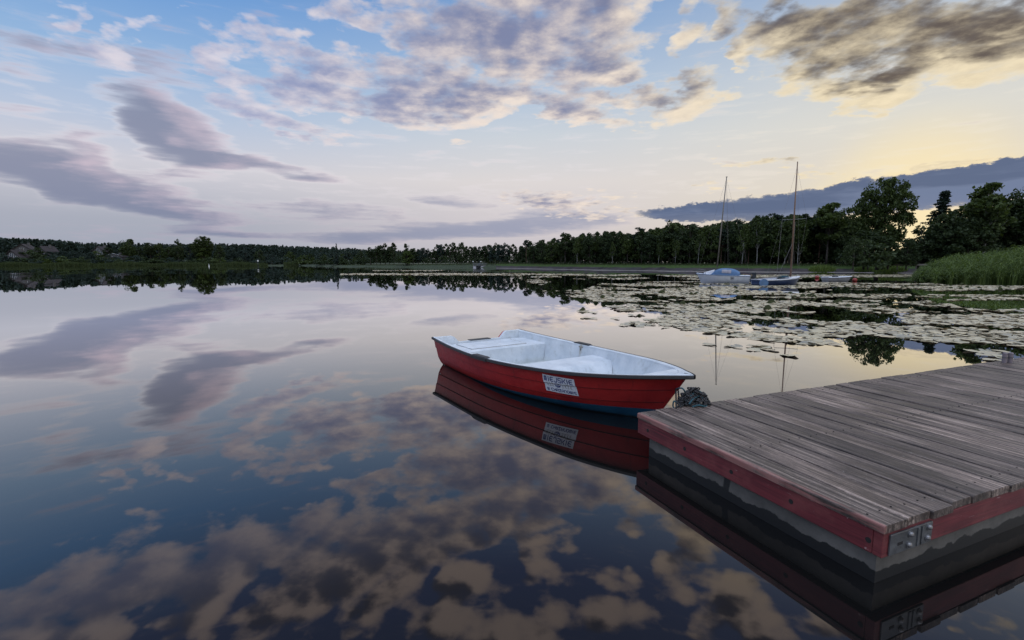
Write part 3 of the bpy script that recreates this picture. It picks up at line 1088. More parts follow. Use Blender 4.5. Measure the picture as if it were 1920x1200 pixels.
rb.build('rubbing_strip', M['rubber'], boat, True, 40)
# breasthook at the bow
bh = MB()
rows = []
for u in (.90, .925, .95, .97, .985, .995, 1.0):
    b, zg = beam(u), sheer(u)
    xx = BL * u
    rows.append([(xx, -b + .004, zg - .0015), (xx, -b * .5, zg - .0005), (xx, 0, zg), (xx, b * .5, zg - .0005), (xx, b - .004, zg - .0015)])
bh.grid(rows)
rows2 = [[(p[0], p[1] * .9, p[2] - .03) for p in r] for r in rows]
bh.build('breasthook', M['white'], boat, True)


def bench(u0, u1, ztop, slope0, slope1, name='bench'):
    b = MB()
    st = []
    for u, zz, dxs in ((u0 - slope0, FLOOR - .01, 0), (u0, ztop - .012, 0), (u0 + .004, ztop, 0), ((u0 * 2 + u1) / 3, ztop + .002, 0), ((u0 + u1 * 2) / 3, ztop + .002, 0), (u1 - .004, ztop, 0), (u1, ztop - .012, 0), (u1 + slope1, FLOOR - .01, 0)):
        uu = max(.012, u)
        hh, _ = inner_half(uu, zz)
        hh += .006
        x = BL * uu - .05 * uu**8
        st.append([(x, s * hh, zz) for s in (-1, -.6, 0, .6, 1)])
    b.grid(st)
    return b.build(name, M['white'], boat, True, 38)


stern_b = bench(.022, .19, .285, .0, .012)
hp = MB()
hp.box(.17, .58, -.42, .42, .2865, .2915)
hp.build('bench_hatch', M['white'], stern_b, bevel=.002)
hs = MB()
for a in ((.165, -.43, .165, .43), (.165, .43, .59, .43), (.59, .43, .59, -.43), (.59, -.43, .165, -.43)):
    hs.tube([(a[0], a[1], .2875), (a[2], a[3], .2875)], .003, 6)
hs.build('hatch_seam', M['sign_grey'], stern_b)
bench(.455, .565, .268, .012, .04)
# wooden motor pad in the transom notch
pd = MB()
pd.box(-.02, .073, -.16, .17, transom_z(0) + .0025, transom_z(0) + .012)
pd.build('motor_pad', M['rubber'], boat, bevel=.003)
# oarlock pads
for side in (-1, 1):
    b = MB()
    rows = []
    for i in range(9):
        u = .345 + .085 * i / 8
        bb, zg = beam(u), sheer(u)
        hgt = .017 if 0 < i < 8 else .006
        rows.append([(BL * u, side * (bb - .05), zg + .001), (BL * u, side * (bb - .046), zg + hgt), (BL * u, side * (bb + .012), zg + hgt), (BL * u, side * (bb + .019), zg + hgt - .012), (BL * u, side * (bb + .016), zg - .03), (BL * u, side * (bb - .0), zg - .032)])
    if side == 1:
        rows = [list(reversed(r)) for r in rows]
    b.grid(rows, True)
    o0 = 0
    b.f.append(tuple(reversed(range(6))))
    b.f.append(tuple(range(8 * 6, 9 * 6)))
    pad = b.build('oarlock_pad', M['rubber'], boat, True, 30)
    q = MB()
    u = .39
    bb, zg = beam(u), sheer(u)
    q.tube([(BL * u, side * (bb - .058), zg - .02), (BL * u, side * (bb - .060), zg - .075)], .012, 10)
    q.ball((BL * u - .03, side * (bb - .06), zg - .03), .008, .006, .008, 8, 5)
    q.ball((BL * u + .03, side * (bb - .06), zg - .03), .008, .006, .008, 8, 5)
    q.build('oarlock_socket', M['sign_grey'], pad, True)

# ------- sticker on the near side, bent to the planking
GL = {  # squarish stroke letters in a unit box, each a list of polylines
    'M': [[(0, 0), (0, .85), (.10, 1), (.42, 1), (.42, 0)], [(.42, 1), (.72, 1), (.84, .85), (.84, 0)]],
    'I': [[(.5, 0), (.5, 1)]],
    'E': [[(1, 1), (.25, 1), (0, .75), (0, .25), (.25, 0), (1, 0)], [(0, .5), (.85, .5)]],
    'J': [[(1, 1), (1, .25), (.8, 0), (.2, 0), (0, .2)]],
    'S': [[(1, 1), (.15, 1), (0, .88), (0, .6), (.15, .5), (.85, .5), (1, .4), (1, .12), (.85, 0), (0, 0)]],
    'K': [[(0, 0), (0, 1)], [(1, 1), (.45, .5), (1, 0)]],
    'W': [[(0, 1), (0, .15), (.12, 0), (.5, 0), (.5, 1)], [(.5, 0), (.88, 0), (1, .15), (1, 1)]],
    'C': [[(1, 1), (.25, 1), (0, .75), (0, .25), (.25, 0), (1, 0)]],
    'H': [[(0, 0), (0, 1)], [(1, 0), (1, 1)], [(0, .5), (1, .5)]],
    'R': [[(0, 0), (0, 1), (.8, 1), (1, .85), (1, .6), (.8, .45), (.1, .45)], [(.5, .45), (1, 0)]],
    'Z': [[(0, 1), (1, 1), (0, 0), (1, 0)]],
    'A': [[(0, 0), (0, .75), (.25, 1), (.75, 1), (1, .75), (1, 0)], [(0, .4), (1, .4)]],
    'N': [[(0, 0), (0, .8), (.2, 1), (.75, 1), (1, .8), (1, 0)]],
    'O': [[(.25, 0), (0, .25), (0, .75), (.25, 1), (.75, 1), (1, .75), (1, .25), (.75, 0), (.25, 0)]],
    '3': [[(0, 1), (.8, 1), (1, .85), (1, .62), (.8, .5), (.2, .5)], [(.8, .5), (1, .38), (1, .15), (.8, 0), (0, 0)]],
    '6': [[(1, 1), (.25, 1), (0, .75), (0, .2), (.2, 0), (.8, 0), (1, .2), (1, .4), (.8, .55), (0, .55)]],
}
SU0, SU1, SZ0, SZ1 = .652, .750, .330, .160     # sticker corners along the hull


def dec(a, b, off):
    """a: 0..1 along the sticker to the right, b: 0..1 up; onto the hull's near side"""
    u = SU0 + (SU1 - SU0) * a
    z = SZ1 + (SZ0 - SZ1) * b
    zg, zk = sheer(u) - .012, -.13 + .05 * u**4
    t = (zg - z) / (zg - zk)
    p = hull_pt(u, t, -1, 0, True)
    x = p[0] + .30 * (max(0, (u - .5) / .5)) ** 2.2 * t / .78
    u2 = u + (x - p[0]) / BL
    p2 = hull_pt(u2, t, -1, 0, True)
    return (p2[0], p2[1] - off, p2[2])


def ribbon(mb, pts, w, fx, off):
    """a flat stroke through 2-D points (already in sticker space) finely cut so that it follows the hull"""
    for (x0, y0), (x1, y1) in zip(pts[:-1], pts[1:]):
        dx_, dy_ = (x1 - x0) / fx, y1 - y0
        L = math.hypot(dx_, dy_)
        if L < 1e-6:
            continue
        nx, ny = -dy_ / L * w / 2, dx_ / L * w / 2
        ex_, ey_ = dx_ / L * w * .42, dy_ / L * w * .42
        n = max(2, int(L / .05))
        rows = []
        for i in range(n + 1):
            s = i / n
            cx = x0 + (x1 - x0) * s + ((-ex_ if i == 0 else ex_ if i == n else 0) * fx)
            cy = y0 + (y1 - y0) * s + (-ey_ if i == 0 else ey_ if i == n else 0)
            rows.append([dec(cx + nx * fx, cy + ny, off), dec(cx - nx * fx, cy - ny, off)])
        mb.grid(rows)


st = MB()
rows = []
for i in range(25):
    a = i / 24
    r = []
    for b in np.linspace(0, 1, 40):
        r.append(dec(a, float(b), .0022))
    rows.append(r)
st.grid(rows)
sticker = st.build('sticker', M['sign_white'], boat, True, 30)
ASP = .17 / .345                         # sticker height over width
tx = MB()


def word(s, x0, x1, y0, hgt, w, gap=.32):
    n = sum((.35 if ch == 'I' else .5 if ch == ' ' else 1.0) for ch in s) + gap * (len(s) - 1)
    cw = (x1 - x0) / n
    x = x0
    for ch in s:
        ww = (.35 if ch == 'I' else .5 if ch == ' ' else 1.0) * cw
        for pl in GL.get(ch, []):
            ribbon(tx, [(x + px_ * ww, y0 + py_ * hgt) for px_, py_ in pl], w, ASP, .0036 + .0004 * (len(tx.f) % 3))
        x += ww + gap * cw


word('MIEJSKIE', .05, .93, .66, .24, .05, .5)
tx.build('lettering', M['sign_blue'], sticker)
tx = MB()
word('W CHRZANOWIE', .07, .96, .09, .14, .030, .42)
tx.build('lettering', M['sign_blue'], sticker)
em = MB()
ang = np.linspace(0, 2 * math.pi, 25)
ribbon(em, [(.44 + .085 * math.cos(a), .465 + .13 * math.sin(a)) for a in ang], .02, ASP, .0052)
ribbon(em, [(.375, .44), (.42, .40), (.48, .40), (.515, .45)], .045, ASP, .0054)
ribbon(em, [(.44, .42), (.44, .53), (.47, .47)], .03, ASP, .0056)
em.build('emblem', M['sign_blue'], sticker)
for k, xx in enumerate((.12, .20, .28, .60, .68, .76, .84)):
    if k in (0, 3):
        pg = MB()
    hh = .05 + .02 * (k % 3)
    ribbon(pg, [(xx, .44), (xx, .44 + hh)], .035, ASP, .0040)
    ribbon(pg, [(xx - .02, .50 + hh), (xx + .02, .50 + hh)], .028, ASP, .0042)
    ribbon(pg, [(xx - .02, .40 - .03 * (k % 2)), (xx + .025, .37)], .024, ASP, .0041)
    if k in (2, 6):
        pg.build('pictograms', M['sign_grey'], sticker)

# ------------------------------------------------------------------ mooring chain and rope
def chain_link(mb, c, t, up, L=.030, w=.019, r=.0036):
    t, up = Vector(t).normalized(), Vector(up)
    up = (up - t * up.dot(t))
    up = up.normalized() if up.length > 1e-5 else t.orthogonal().normalized()
    pts = []
    a, b = L / 2 - w / 2, w / 2 - r
    for i in range(12):
        th = 2 * math.pi * i / 12
        s = math.copysign(a, math.cos(th)) if abs(math.cos(th)) > .01 else 0
        pts.append(Vector(c) + t * (s + b * math.cos(th)) + up * (b * math.sin(th)))
    mb.tube(pts, r, 6, closed=True)


def chain_along(mb, pts, step=.022, L=.030, w=.019, r=.0036):
    pts = [Vector(p) for p in pts]
    d, k = 0.0, 0
    seg = [(pts[i + 1] - pts[i]).length for i in range(len(pts) - 1)]
    tot = sum(seg)
    while d < tot:
        s, i = d, 0
        while i < len(seg) - 1 and s > seg[i]:
            s -= seg[i]
            i += 1
        t = (pts[i + 1] - pts[i]).normalized()
        c_ = pts[i] + t * s
        up = t.orthogonal().normalized()
        if k % 2:
            up = t.cross(up)
        chain_link(mb, c_, t, up, L, w, r)
        d += step
        k += 1


rng = random.Random(11)
PC = at(1300, 757, DT)                   # middle of the heap
PC = Vector((PC[0], PC[1], DT))
hc = empty('mooring_chain', PC)
tag(hc, 'dark mooring chain hanging from the bow and heaped on the dock corner', 'chain')
heap = MB()
for k in range(260):
    a, rr = rng.uniform(0, 6.28), rng.uniform(0, 1) ** .6
    hz = max(.0, .125 * (1 - rr**2) * rng.uniform(.1, 1.0)) + .008
    c_ = (rr * .125 * math.cos(a), rr * .075 * math.sin(a), hz)
    t = (rng.uniform(-1, 1), rng.uniform(-1, 1), rng.uniform(-.6, .6))
    chain_link(heap, c_, t, (rng.uniform(-1, 1), rng.uniform(-1, 1), rng.uniform(-1, 1)), .040, .026, .0052)
heap.build('chain_heap', M['chain'], hc, True)
bow = Vector((BX, BY, 0)) + Vector((math.cos(BTH), math.sin(BTH), 0)) * (BL - .17) + Vector((0, 0, .33))


def sag(a, b, drop, n=14):
    return [a.lerp(b, i / n) + Vector((0, 0, -drop * 4 * (i / n) * (1 - i / n))) for i in range(n + 1)]


P1 = Vector(at(1268, 764, DT + .004))
P2 = Vector(at(1276, 763, DT + .004))
cs = MB()
chain_along(cs, [p - PC for p in sag(bow, P1, .0)] + [p - PC for p in sag(P1, PC + Vector((-.08, .0, .01)), 0, 3)])
chain_along(cs, [p - PC for p in sag(bow + Vector((.02, .0, -.01)), P2, .02)] + [p - PC for p in sag(P2, PC + Vector((-.05, -.01, .02)), 0, 3)])
cs.build('chain_strand', M['chain'], hc, True)
rp = MB()


def smooth_curve(pts, n=8):
    pts = [Vector(p) for p in pts]
    P = [pts[0] * 2 - pts[1]] + pts + [pts[-1] * 2 - pts[-2]]
    out = []
    for i in range(1, len(P) - 2):
        for k in range(n):
            t = k / n
            out.append(.5 * ((2 * P[i]) + (P[i + 1] - P[i - 1]) * t + (2 * P[i - 1] - 5 * P[i] + 4 * P[i + 1] - P[i + 2]) * t * t + (3 * P[i] - P[i - 1] - 3 * P[i + 1] + P[i + 2]) * t**3))
    out.append(pts[-1])
    return out


ro = empty('mooring_rope', PC)
tag(ro, 'teal blue rope looped through the chain heap on the dock corner', 'rope')
lo = lambda px, py, dy=0.0: Vector(atY(px, py, PC.y + dy)) - PC
loop1 = [bow - PC, lo(1279, 728), lo(1285, 738), lo(1281, 750), lo(1272, 757), lo(1264, 752), lo(1262, 762), lo(1268, 766, -.02), lo(1280, 762, -.03), lo(1290, 755, -.02)]
rp.tube(smooth_curve(loop1), .0062, 7)
loop2 = [lo(1287, 752, -.04), lo(1296, 742, -.03), lo(1306, 734), lo(1315, 736, .02), lo(1320, 746, .03), lo(1325, 757, .02), lo(1330, 761, -.03), lo(1322, 764, -.06), lo(1308, 765, -.05)]
rp.tube(smooth_curve(loop2), .0068, 7)
loop3 = [lo(1292, 758, -.08), lo(1300, 748, -.06), lo(1312, 743, -.03), lo(1322, 752, -.02), lo(1324, 762, -.07), lo(1310, 760, -.1), lo(1298, 763, -.09)]
rp.tube(smooth_curve(loop3), .0062, 7)
for k in range(3):
    pts = []
    for j in range(6):
        a, rr = rng.uniform(0, 6.28), rng.uniform(.3, 1)
        pts.append(Vector((.10 * rr * math.cos(a), .065 * rr * math.sin(a), rng.uniform(.012, .085) * (1.15 - rr))))
    rp.tube(smooth_curve(pts, 6), .0055, 6)
rp.build('rope', M['rope'], ro, True)
for c_ in kids(ro):
    c_.name = 'rope_loops'

# ------------------------------------------------------------------ sailing boats and dinghy
def yacht_sec(u, L, B, zs, zb, fine=1.0):
    """half breadth, deck height, stem cut at u (0 stern, 1 bow)"""
    b = B / 2 * (1 - max(0, (u - .42) / .58) ** 2.1 * fine) * (.78 + .22 * min(1, u / .42) ** .8)
    z = zs + (zb - zs) * u**1.6
    return max(b, .004), z


def yacht_hull(L, B, zs, zb, keel=-.18):
    mb = MB()
    rows = []
    for u in np.linspace(0, 1, 17):
        b, z = yacht_sec(u, L, B, zs, zb)
        r = []
        for s in (-1, 1):
            half = []
            for t in (0, .15, .35, .55, .72, .86, .95, 1):
                zz = z + (keel - z) * t
                yy = b * (1 - .25 * t) * max(0, 1 - t**3.2) ** .5
                x = L * u - .42 * max(0, (u - .55) / .45) ** 2 * t + .10 * (1 - u) ** 6 * t
                half.append((x, s * yy, zz))
            r += half if s < 0 else list(reversed(half))
        rows.append(r)
    mb.grid(rows)
    mb.f.append(tuple(reversed(range(16))))
    return mb


def deck_mb(L, B, zs, zb, u0, u1, dz=.004, ins=.0):
    mb = MB()
    rows = []
    for u in np.linspace(u0, u1, 12):
        b, z = yacht_sec(u, L, B, zs, zb)
        b = max(.003, b - ins)
        rows.append([(L * u, -b, z + dz), (L * u, -b * .5, z + dz + .03), (L * u, 0, z + dz + .045), (L * u, b * .5, z + dz + .03), (L * u, b, z + dz)])
    mb.grid(rows)
    return mb


# white yacht: bow to the left of the picture
L1, B1 = 3.3, 1.35
c1 = at(1362, 531)
y1 = empty('sailboat', (c1[0] + 1.25, c1[1] - .65, 0), R(180 - 28))
tag(y1, 'white sailing boat with a blue cabin cover and bare mast', 'sailboat')
zs1, zb1 = .50, .62
yacht_hull(L1, B1, zs1, zb1).build('hull', M['boat_white'], y1, True, 40)
deck_mb(L1, B1, zs1, zb1, 0.0, 1.0, .002).build('deck', M['boat_white'], y1, True)
rb_ = MB()
for s in (-1, 1):
    rb_.tube([(L1 * u, s * (yacht_sec(u, L1, B1, zs1, zb1)[0] + .006), yacht_sec(u, L1, B1, zs1, zb1)[1] - .01) for u in np.linspace(0, 1, 15)], .018, 6)
rb_.build('rubbing_strip', M['cover_blue'], y1, True)
# cabin cover: a rounded canvas hood with a foil window each side
cv = MB()
rows = []
for i, xx in enumerate(np.linspace(.62, 2.35, 15)):
    s = (xx - .62) / 1.73
    hgt = .42 * (max(0, 1 - abs(2 * (s - .46)) ** 2.6)) ** .6 + .01
    b, z = yacht_sec(xx / L1, L1, B1, zs1, zb1)
    b *= .86
    r = []
    for a in np.linspace(0, math.pi, 13):
        r.append((xx, -b * math.copysign(abs(math.cos(a)) ** .55, math.cos(a)), z + .02 + hgt * abs(math.sin(a)) ** .6))
    rows.append(r)
cv.grid(rows)
cover = cv.build('cabin_cover', M['cover_blue'], y1, True)
for s in (-1, 1):
    wdw = MB()
    rws = []
    for xx in (1.12, 1.3, 1.5, 1.68):
        sq = (xx - .62) / 1.73
        hgt = .42 * (max(0, 1 - abs(2 * (sq - .46)) ** 2.6)) ** .6 + .01
        b, z = yacht_sec(xx / L1, L1, B1, zs1, zb1)
        b = b * .86 + .008
        rws.append([(xx, s * b * abs(math.cos(a)) ** .55, z + .02 + (hgt + .006) * abs(math.sin(a)) ** .6) for a in (.12, .3, .5, .75)])
    if s > 0:
        rws = [list(reversed(r)) for r in rws]
    wdw.grid(rws)
    wdw.build('window', M['window'], cover, True)
fc = MB()
rows = []
for xx in np.linspace(2.15, 2.95, 7):
    s = (xx - 2.15) / .8
    b, z = yacht_sec(xx / L1, L1, B1, zs1, zb1)
    hgt = .30 * (1 - s) ** .8 + .03
    rows.append([(xx, -b * .72, z), (xx, -b * .6, z + hgt * .8), (xx, 0, z + hgt), (xx, b * .6, z + hgt * .8), (xx, b * .72, z)])
fc.grid(rows)
fc.build('foredeck_cabin', M['boat_white'], y1, True, 40)
mtop = Vector(atY(1362.5, 332, c1[1] - .15))
mbot = Vector(atY(1345, 497, c1[1] - .15))
inv = (Matrix.Translation(y1.location) @ Matrix.Rotation(R(180 - 28), 4, 'Z')).inverted()
a_, b_ = inv @ mbot, inv @ mtop
a_ = a_ - (b_ - a_).normalized() * .15
ms = MB()
ms.tube([a_, a_.lerp(b_, .5), b_], [.042, .038, .026], 10)
mast1 = ms.build('mast', M['mast'], y1, True)
mh = MB()
mh.box(b_.x - .05, b_.x + .05, b_.y - .02, b_.y + .02, b_.z - .01, b_.z + .03)
mh.build('masthead', M['mast'], mast1)
wr_ = MB()
for tgt in ((3.25, 0, .63), (1.3, .6, .58), (1.3, -.6, .58), (.02, .0, .52)):
    wr_.tube([a_.lerp(b_, .985), Vector(tgt)], .0035, 5)
wr_.build('stays', M['wire'], y1)
om = MB()
om.box(-.32, -.08, -.38, -.16, .42, .72)
om.tube([(-.2, -.27, .44), (-.2, -.27, -.15)], .05, 8)
om.tube([(-.12, -.27, .66), (.28, -.22, .72)], .018, 6)
om.build('outboard_motor', M['motor'], y1, bevel=.03)
rd = MB()
rows = []
rd.box(-.30, -.05, .16, .20, -.15, .52)
rd.build('rudder', M['motor'], y1, bevel=.02)
tl = MB()
tl.tube([(-.15, .18, .54), (.45, .1, .62)], .016, 6)
tl.build('tiller', M['mast_wood'], y1)
pul = MB()
for pts in ([(2.7, -.33, .6), (2.75, -.3, .85), (3.2, -.05, .9), (3.2, .05, .9), (2.75, .3, .85), (2.7, .33, .6)],):
    pul.tube(pts, .012, 6)
pul.build('pulpit', M['galv'], y1)
# hull numerals on both sides
nm = MB()


def yacht_pt(xx, zz, L, B, zs, zb, keel, s, off):
    u = xx / L
    b, z = yacht_sec(u, L, B, zs, zb)
    t = (z - zz) / (z - keel)
    return (xx, s * (b * (1 - .25 * t) * max(0, 1 - t**3.2) ** .5 + off), zz)


for s in (-1, 1):
    nm = MB()
    for ci, ch in enumerate('36'):
        for pl in GL[ch]:
            for (ax, ay), (bx, by) in zip(pl[:-1], pl[1:]):
                pts = []
                for (qx, qy) in ((ax, ay), (bx, by)):
                    xx = 1.05 - s * (-.10 + ci * .12 + qx * .085) * (1 if s > 0 else 1)
                    pts.append(Vector(yacht_pt(xx, .29 + qy * .13, L1, B1, zs1, zb1, -.18, s, .006)))
                nm.tube(pts, .011, 5)
    nm.build('hull_number', M['numeral'], y1)

# blue yacht: bow to the right
L2, B2 = 3.5, 1.35
c2 = at(1459, 534.5)
y2 = empty('sailboat', (c2[0] - 1.5, c2[1] - .35, 0), R(20))
tag(y2, 'dark blue open sailing boat with white rim and tall mast with spreaders', 'sailboat')
zs2, zb2 = .33, .47
yacht_hull(L2, B2, zs2, zb2).build('hull', M['boat_blue'], y2, True, 40)
rm = MB()
for s in (-1, 1):
    rows = []
    for u in np.linspace(0, 1, 17):
        b, z = yacht_sec(u, L2, B2, zs2, zb2)
        sec = [(L2 * u, s * max(0, b - .13), z + .015), (L2 * u, s * max(0, b - .1), z + .03), (L2 * u, s * (b + .012), z + .02), (L2 * u, s * (b + .014), z - .035)]
        rows.append(sec if s < 0 else list(reversed(sec)))
    rm.grid(rows)
rm.build('side_deck', M['boat_white'], y2, True, 40)
deck_mb(L2, B2, zs2, zb2, .62, 1.0, .02).build('foredeck', M['boat_white'], y2, True)
fl2 = MB()
rows = []
for u in np.linspace(0.0, .62, 8):
    b, z = yacht_sec(u, L2, B2, zs2, zb2)
    rows.append([(L2 * u, -b + .12, z - .0), (L2 * u, -b + .14, .08), (L2 * u, b - .14, .08), (L2 * u, b - .12, z - .0)])
fl2.grid(rows)
fl2.build('cockpit', M['boat_white'], y2)
splash = MB()
splash.add([(2.1, -.38, .42), (2.5, 0, .43), (2.1, .38, .42), (2.15, -.36, .55), (2.5, 0, .58), (2.15, .36, .55)], [(0, 1, 4, 3), (1, 2, 5, 4)])
splash.build('splashboard', M['rope'], y2)
inv2 = (Matrix.Translation(y2.location) @ Matrix.Rotation(R(20), 4, 'Z')).inverted()
mY = c2[1] + .30
a2, b2 = inv2 @ Vector(atY(1482, 519, mY)), inv2 @ Vector(atY(1495.5, 303, mY))
m2 = MB()
m2.tube([a2, a2.lerp(b2, .5), b2], [.05, .045, .028], 10)
mast2 = m2.build('mast', M['mast_wood'], y2, True)
sp2 = MB()
sc_ = a2.lerp(b2, .505)
rotI = Matrix.Rotation(R(-20), 3, 'Z')
sp2.tube([sc_ + rotI @ Vector((-.68, .05, -.02)), sc_, sc_ + rotI @ Vector((.74, -.05, .05))], .016, 6)
sp2.build('spreader', M['galv'], mast2)
w2 = MB()
spl_, spr_ = sc_ + rotI @ Vector((-.68, .05, -.02)), sc_ + rotI @ Vector((.74, -.05, .05))
w2.tube([a2.lerp(b2, .96), spl_, Vector((1.35, .6, .36))], .0035, 5)
w2.tube([a2.lerp(b2, .96), spr_, Vector((2.7, -.4, .42))], .0035, 5)
w2.tube([spl_, Vector((.9, -.58, .36))], .007, 5)
w2.tube([a2.lerp(b2, .3), Vector((.95, -.56, .36))], .007, 5)
w2.tube([a2.lerp(b2, .98), Vector((3.45, 0, .5))], .0035, 5)
w2.tube([a2.lerp(b2, .48) + Vector((.09, 0, 0)), a2 + Vector((.07, 0, .1))], .022, 6)
w2.build('stays', M['wire'], y2)
bm2 = MB()
bm2.tube([(2.0, .05, .50), (.1, .15, .40)], .03, 8)
bm2.build('boom', M['mast'], y2, True)
rd2 = MB()
ring = [(.55 * .5 * math.cos(a) * 1.25, .24 * math.sin(a)) for a in np.linspace(0, 2 * math.pi, 18, endpoint=False)]
rd2.add([(-.05 + x, -.60, .16 + z) for x, z in ring] + [(-.05 + x, -.56, .16 + z) for x, z in ring], [tuple(range(18)), tuple(reversed(range(18, 36)))] + [(i, i + 18, (i + 1) % 18 + 18, (i + 1) % 18) for i in range(18)])
rd2.build('rudder', M['cover_blue'], y2)

# pale dinghy and two red mooring buoys
cd_ = at(1571, 528)
dg = empty('dinghy', (cd_[0] - 1.0, cd_[1] - .05, 0), R(6))
tag(dg, 'pale grey dinghy moored low among the lily pads', 'dinghy')
yacht_hull(2.1, .95, .30, .36).build('hull', M['dinghy'], dg, True, 40)
d_ = MB()
for s in (-1, 1):
    d_.tube([(2.1 * u, s * yacht_sec(u, 2.1, .95, .30, .36)[0], yacht_sec(u, 2.1, .95, .30, .36)[1]) for u in np.linspace(0, 1, 12)], .035, 7)
d_.build('gunwale', M['boat_white'], dg, True)
d_ = MB()
d_.box(.5, .75, -.42, .42, .24, .27)
d_.build('thwart', M['grey_wood'], dg, bevel=.01)
d_ = MB()
d_.box(1.25, 1.45, -.36, .36, .26, .29)
d_.build('thwart', M['grey_wood'], dg, bevel=.01)
d_ = MB()
rows = [[(2.1 * u, s * yacht_sec(u, 2.1, .95, .3, .36)[0] * .9, .1) for s in (-1, 0, 1)] for u in np.linspace(0, .95, 8)]
d_.grid(rows)
d_.build('floor', M['dinghy'], dg)
d_ = MB()
d_.ball((.6, -.1, .37), .1, .09, .1)
d_.build('gear', M['motor'], dg, True)
d_ = MB()
d_.ball((1.0, .1, .36), .12, .1, .08)
d_.build('gear', M['motor'], dg, True)
for px, py, lab in ((1532, 522, 'red mooring buoy afloat between the blue sailing boat and the dinghy'), (1598, 527.5, 'red mooring buoy touching the bow of the pale dinghy')):
    P = at(px, py)
    bo = empty('mooring_buoy', (P[0] + (.1 if px > 1590 else 0), P[1] - (.1 if px > 1590 else 0), 0))
    tag(bo, lab, 'buoy', 'red mooring buoys')
    b = MB()
    b.ball((0, 0, .10), .16, .16, .15, 16, 10)
    b.build('float', M['buoy_red'], bo, True)
    b = MB()
    b.tube([(.05 * math.cos(t), 0, .275 + .05 * math.sin(t)) for t in np.linspace(0, 6.283, 12, endpoint=False)], .012, 6, closed=True)
    b.build('ring', M['galv'], bo, True)

# outlet tower of the lake
ct = at(900, 501.9)
tw = empty('outlet_tower', (ct[0], ct[1], 0))
tag(tw, 'white concrete outlet tower with railings and two lamps, standing in the lake', 'tower')
k_ = ct[1] / F * 1.01                    # metres per photo pixel out there
b = MB()
b.box(-12 * k_, -6.5 * k_, -1.2, 1.2, -.5, 3.6 * k_)
b.box(2 * k_, 12 * k_, -1.2, 1.2, -.5, 3.6 * k_)
b.build('pier', M['conc'], tw, bevel=.04)
b = MB()
b.box(-6.4 * k_, 1.9 * k_, -.7, .9, -.5, 2.6 * k_)
b.build('sluice', M['darkmetal'], tw)
b = MB()
b.box(-12.2 * k_, 12.2 * k_, -1.3, 1.3, 3.62 * k_, 4.3 * k_)
b.build('platform', M['galv'], tw)
b = MB()
for xx in np.linspace(-12, 12, 9):
    b.tube([(xx * k_, -1.25, 4.2 * k_), (xx * k_, -1.25, 8.0 * k_)], .035, 5)
    b.tube([(xx * k_, 1.25, 4.2 * k_), (xx * k_, 1.25, 8.0 * k_)], .035, 5)
for zz in (6.0, 7.9):
    for yy in (-1.25, 1.25):
        b.tube([(-12 * k_, yy, zz * k_), (12 * k_, yy, zz * k_)], .03, 5)
    b.tube([(-12 * k_, -1.25, zz * k_), (-12 * k_, 1.25, zz * k_)], .03, 5)
b.build('railing', M['galv'], tw)
for xx in (-12, 2.2):
    b = MB()
    b.tube([(xx * k_, -1.0, 4.2 * k_), (xx * k_, -1.0, 10.6 * k_)], .03, 6)
    lp = b.build('lamp_post', M['darkmetal'], tw)
    b = MB()
    b.ball((xx * k_, -1.0, 10.9 * k_), .14, .14, .16)
    b.build('lamp_globe', M['buoy_white'], lp, True)
b = MB()
b.box(-3.4 * k_, 0.4 * k_, -.3, .3, 4.3 * k_, 8.2 * k_)
b.tube([(-1.6 * k_, 0, 8.2 * k_), (-1.6 * k_, 0, 13.5 * k_)], .05, 6)
b.build('winch_house', M['darkmetal'], tw)

# ------------------------------------------------------------------ trees
def rot_quads(cent, size, rs, flat=0.0, aspect=1.6, droop=0.0):
    """one leaf-clump quad for each centre, randomly turned"""
    n = len(cent)
    a = rs.normal(size=(n, 3))
    a[:, 2] *= (1 - flat)
    a[:, 2] -= droop
    a /= np.linalg.norm(a, axis=1, keepdims=True)
    b = rs.normal(size=(n, 3))
    if flat:
        b[:, 2] *= (1 - flat)
    b -= (b * a).sum(1, keepdims=True) * a
    b /= np.linalg.norm(b, axis=1, keepdims=True)
    s = (size * rs.uniform(.6, 1.35, size=n))[:, None]
    A, B = a * s * aspect * .5, b * s * .5
    q = np.stack([cent - A, cent + B * .9 - A * .1, cent + A, cent - B * .9 + A * .1], 1)
    return q.reshape(-1, 3)


def clump_crown(rs, cents, rad, per, size, squash=.75, flat=0.0, droop=0.0):
    pts = []
    for c, r in zip(cents, rad):
        k = int(per * rs.uniform(.7, 1.3))
        d = rs.normal(size=(k, 3))
        d /= np.linalg.norm(d, axis=1, keepdims=True)
        d *= (rs.uniform(0.15, 1, size=(k, 1)) ** .5) * r
        d[:, 2] *= squash
        pts.append(np.asarray(c) + d)
    return rot_quads(np.concatenate(pts), size, rs, flat, 1.6, droop)


def limbs(mb, rs, top, cents, r0, lean=(0, 0), n=10):
    pts = [Vector((lean[0] * max(s, 0)**1.3 + .05 * math.sin(5 * s), lean[1] * s, top * s)) for s in np.linspace(-.02, 1, 7)]
    mb.tube(pts, [r0 * (1.15 - .95 * s) for s in np.linspace(0, 1, 7)], 7)
    idx = rs.permutation(len(cents))[:n]
    for i in idx:
        c = Vector(cents[i])
        s = float(np.clip((c.z / top) * .62, .15, .92))
        j_ = min(5, int((s + .02) / 1.02 * 6))
        st_ = pts[j_].lerp(pts[j_ + 1], (s + .02) / 1.02 * 6 - j_)
        mid_ = st_.lerp(c, .5) + Vector((0, 0, -.03 * top))
        mb.tube([st_, mid_, c], [r0 * .42 * (1 - s * .6), r0 * .26 * (1 - s * .5), r0 * .08], 5, cap=False)


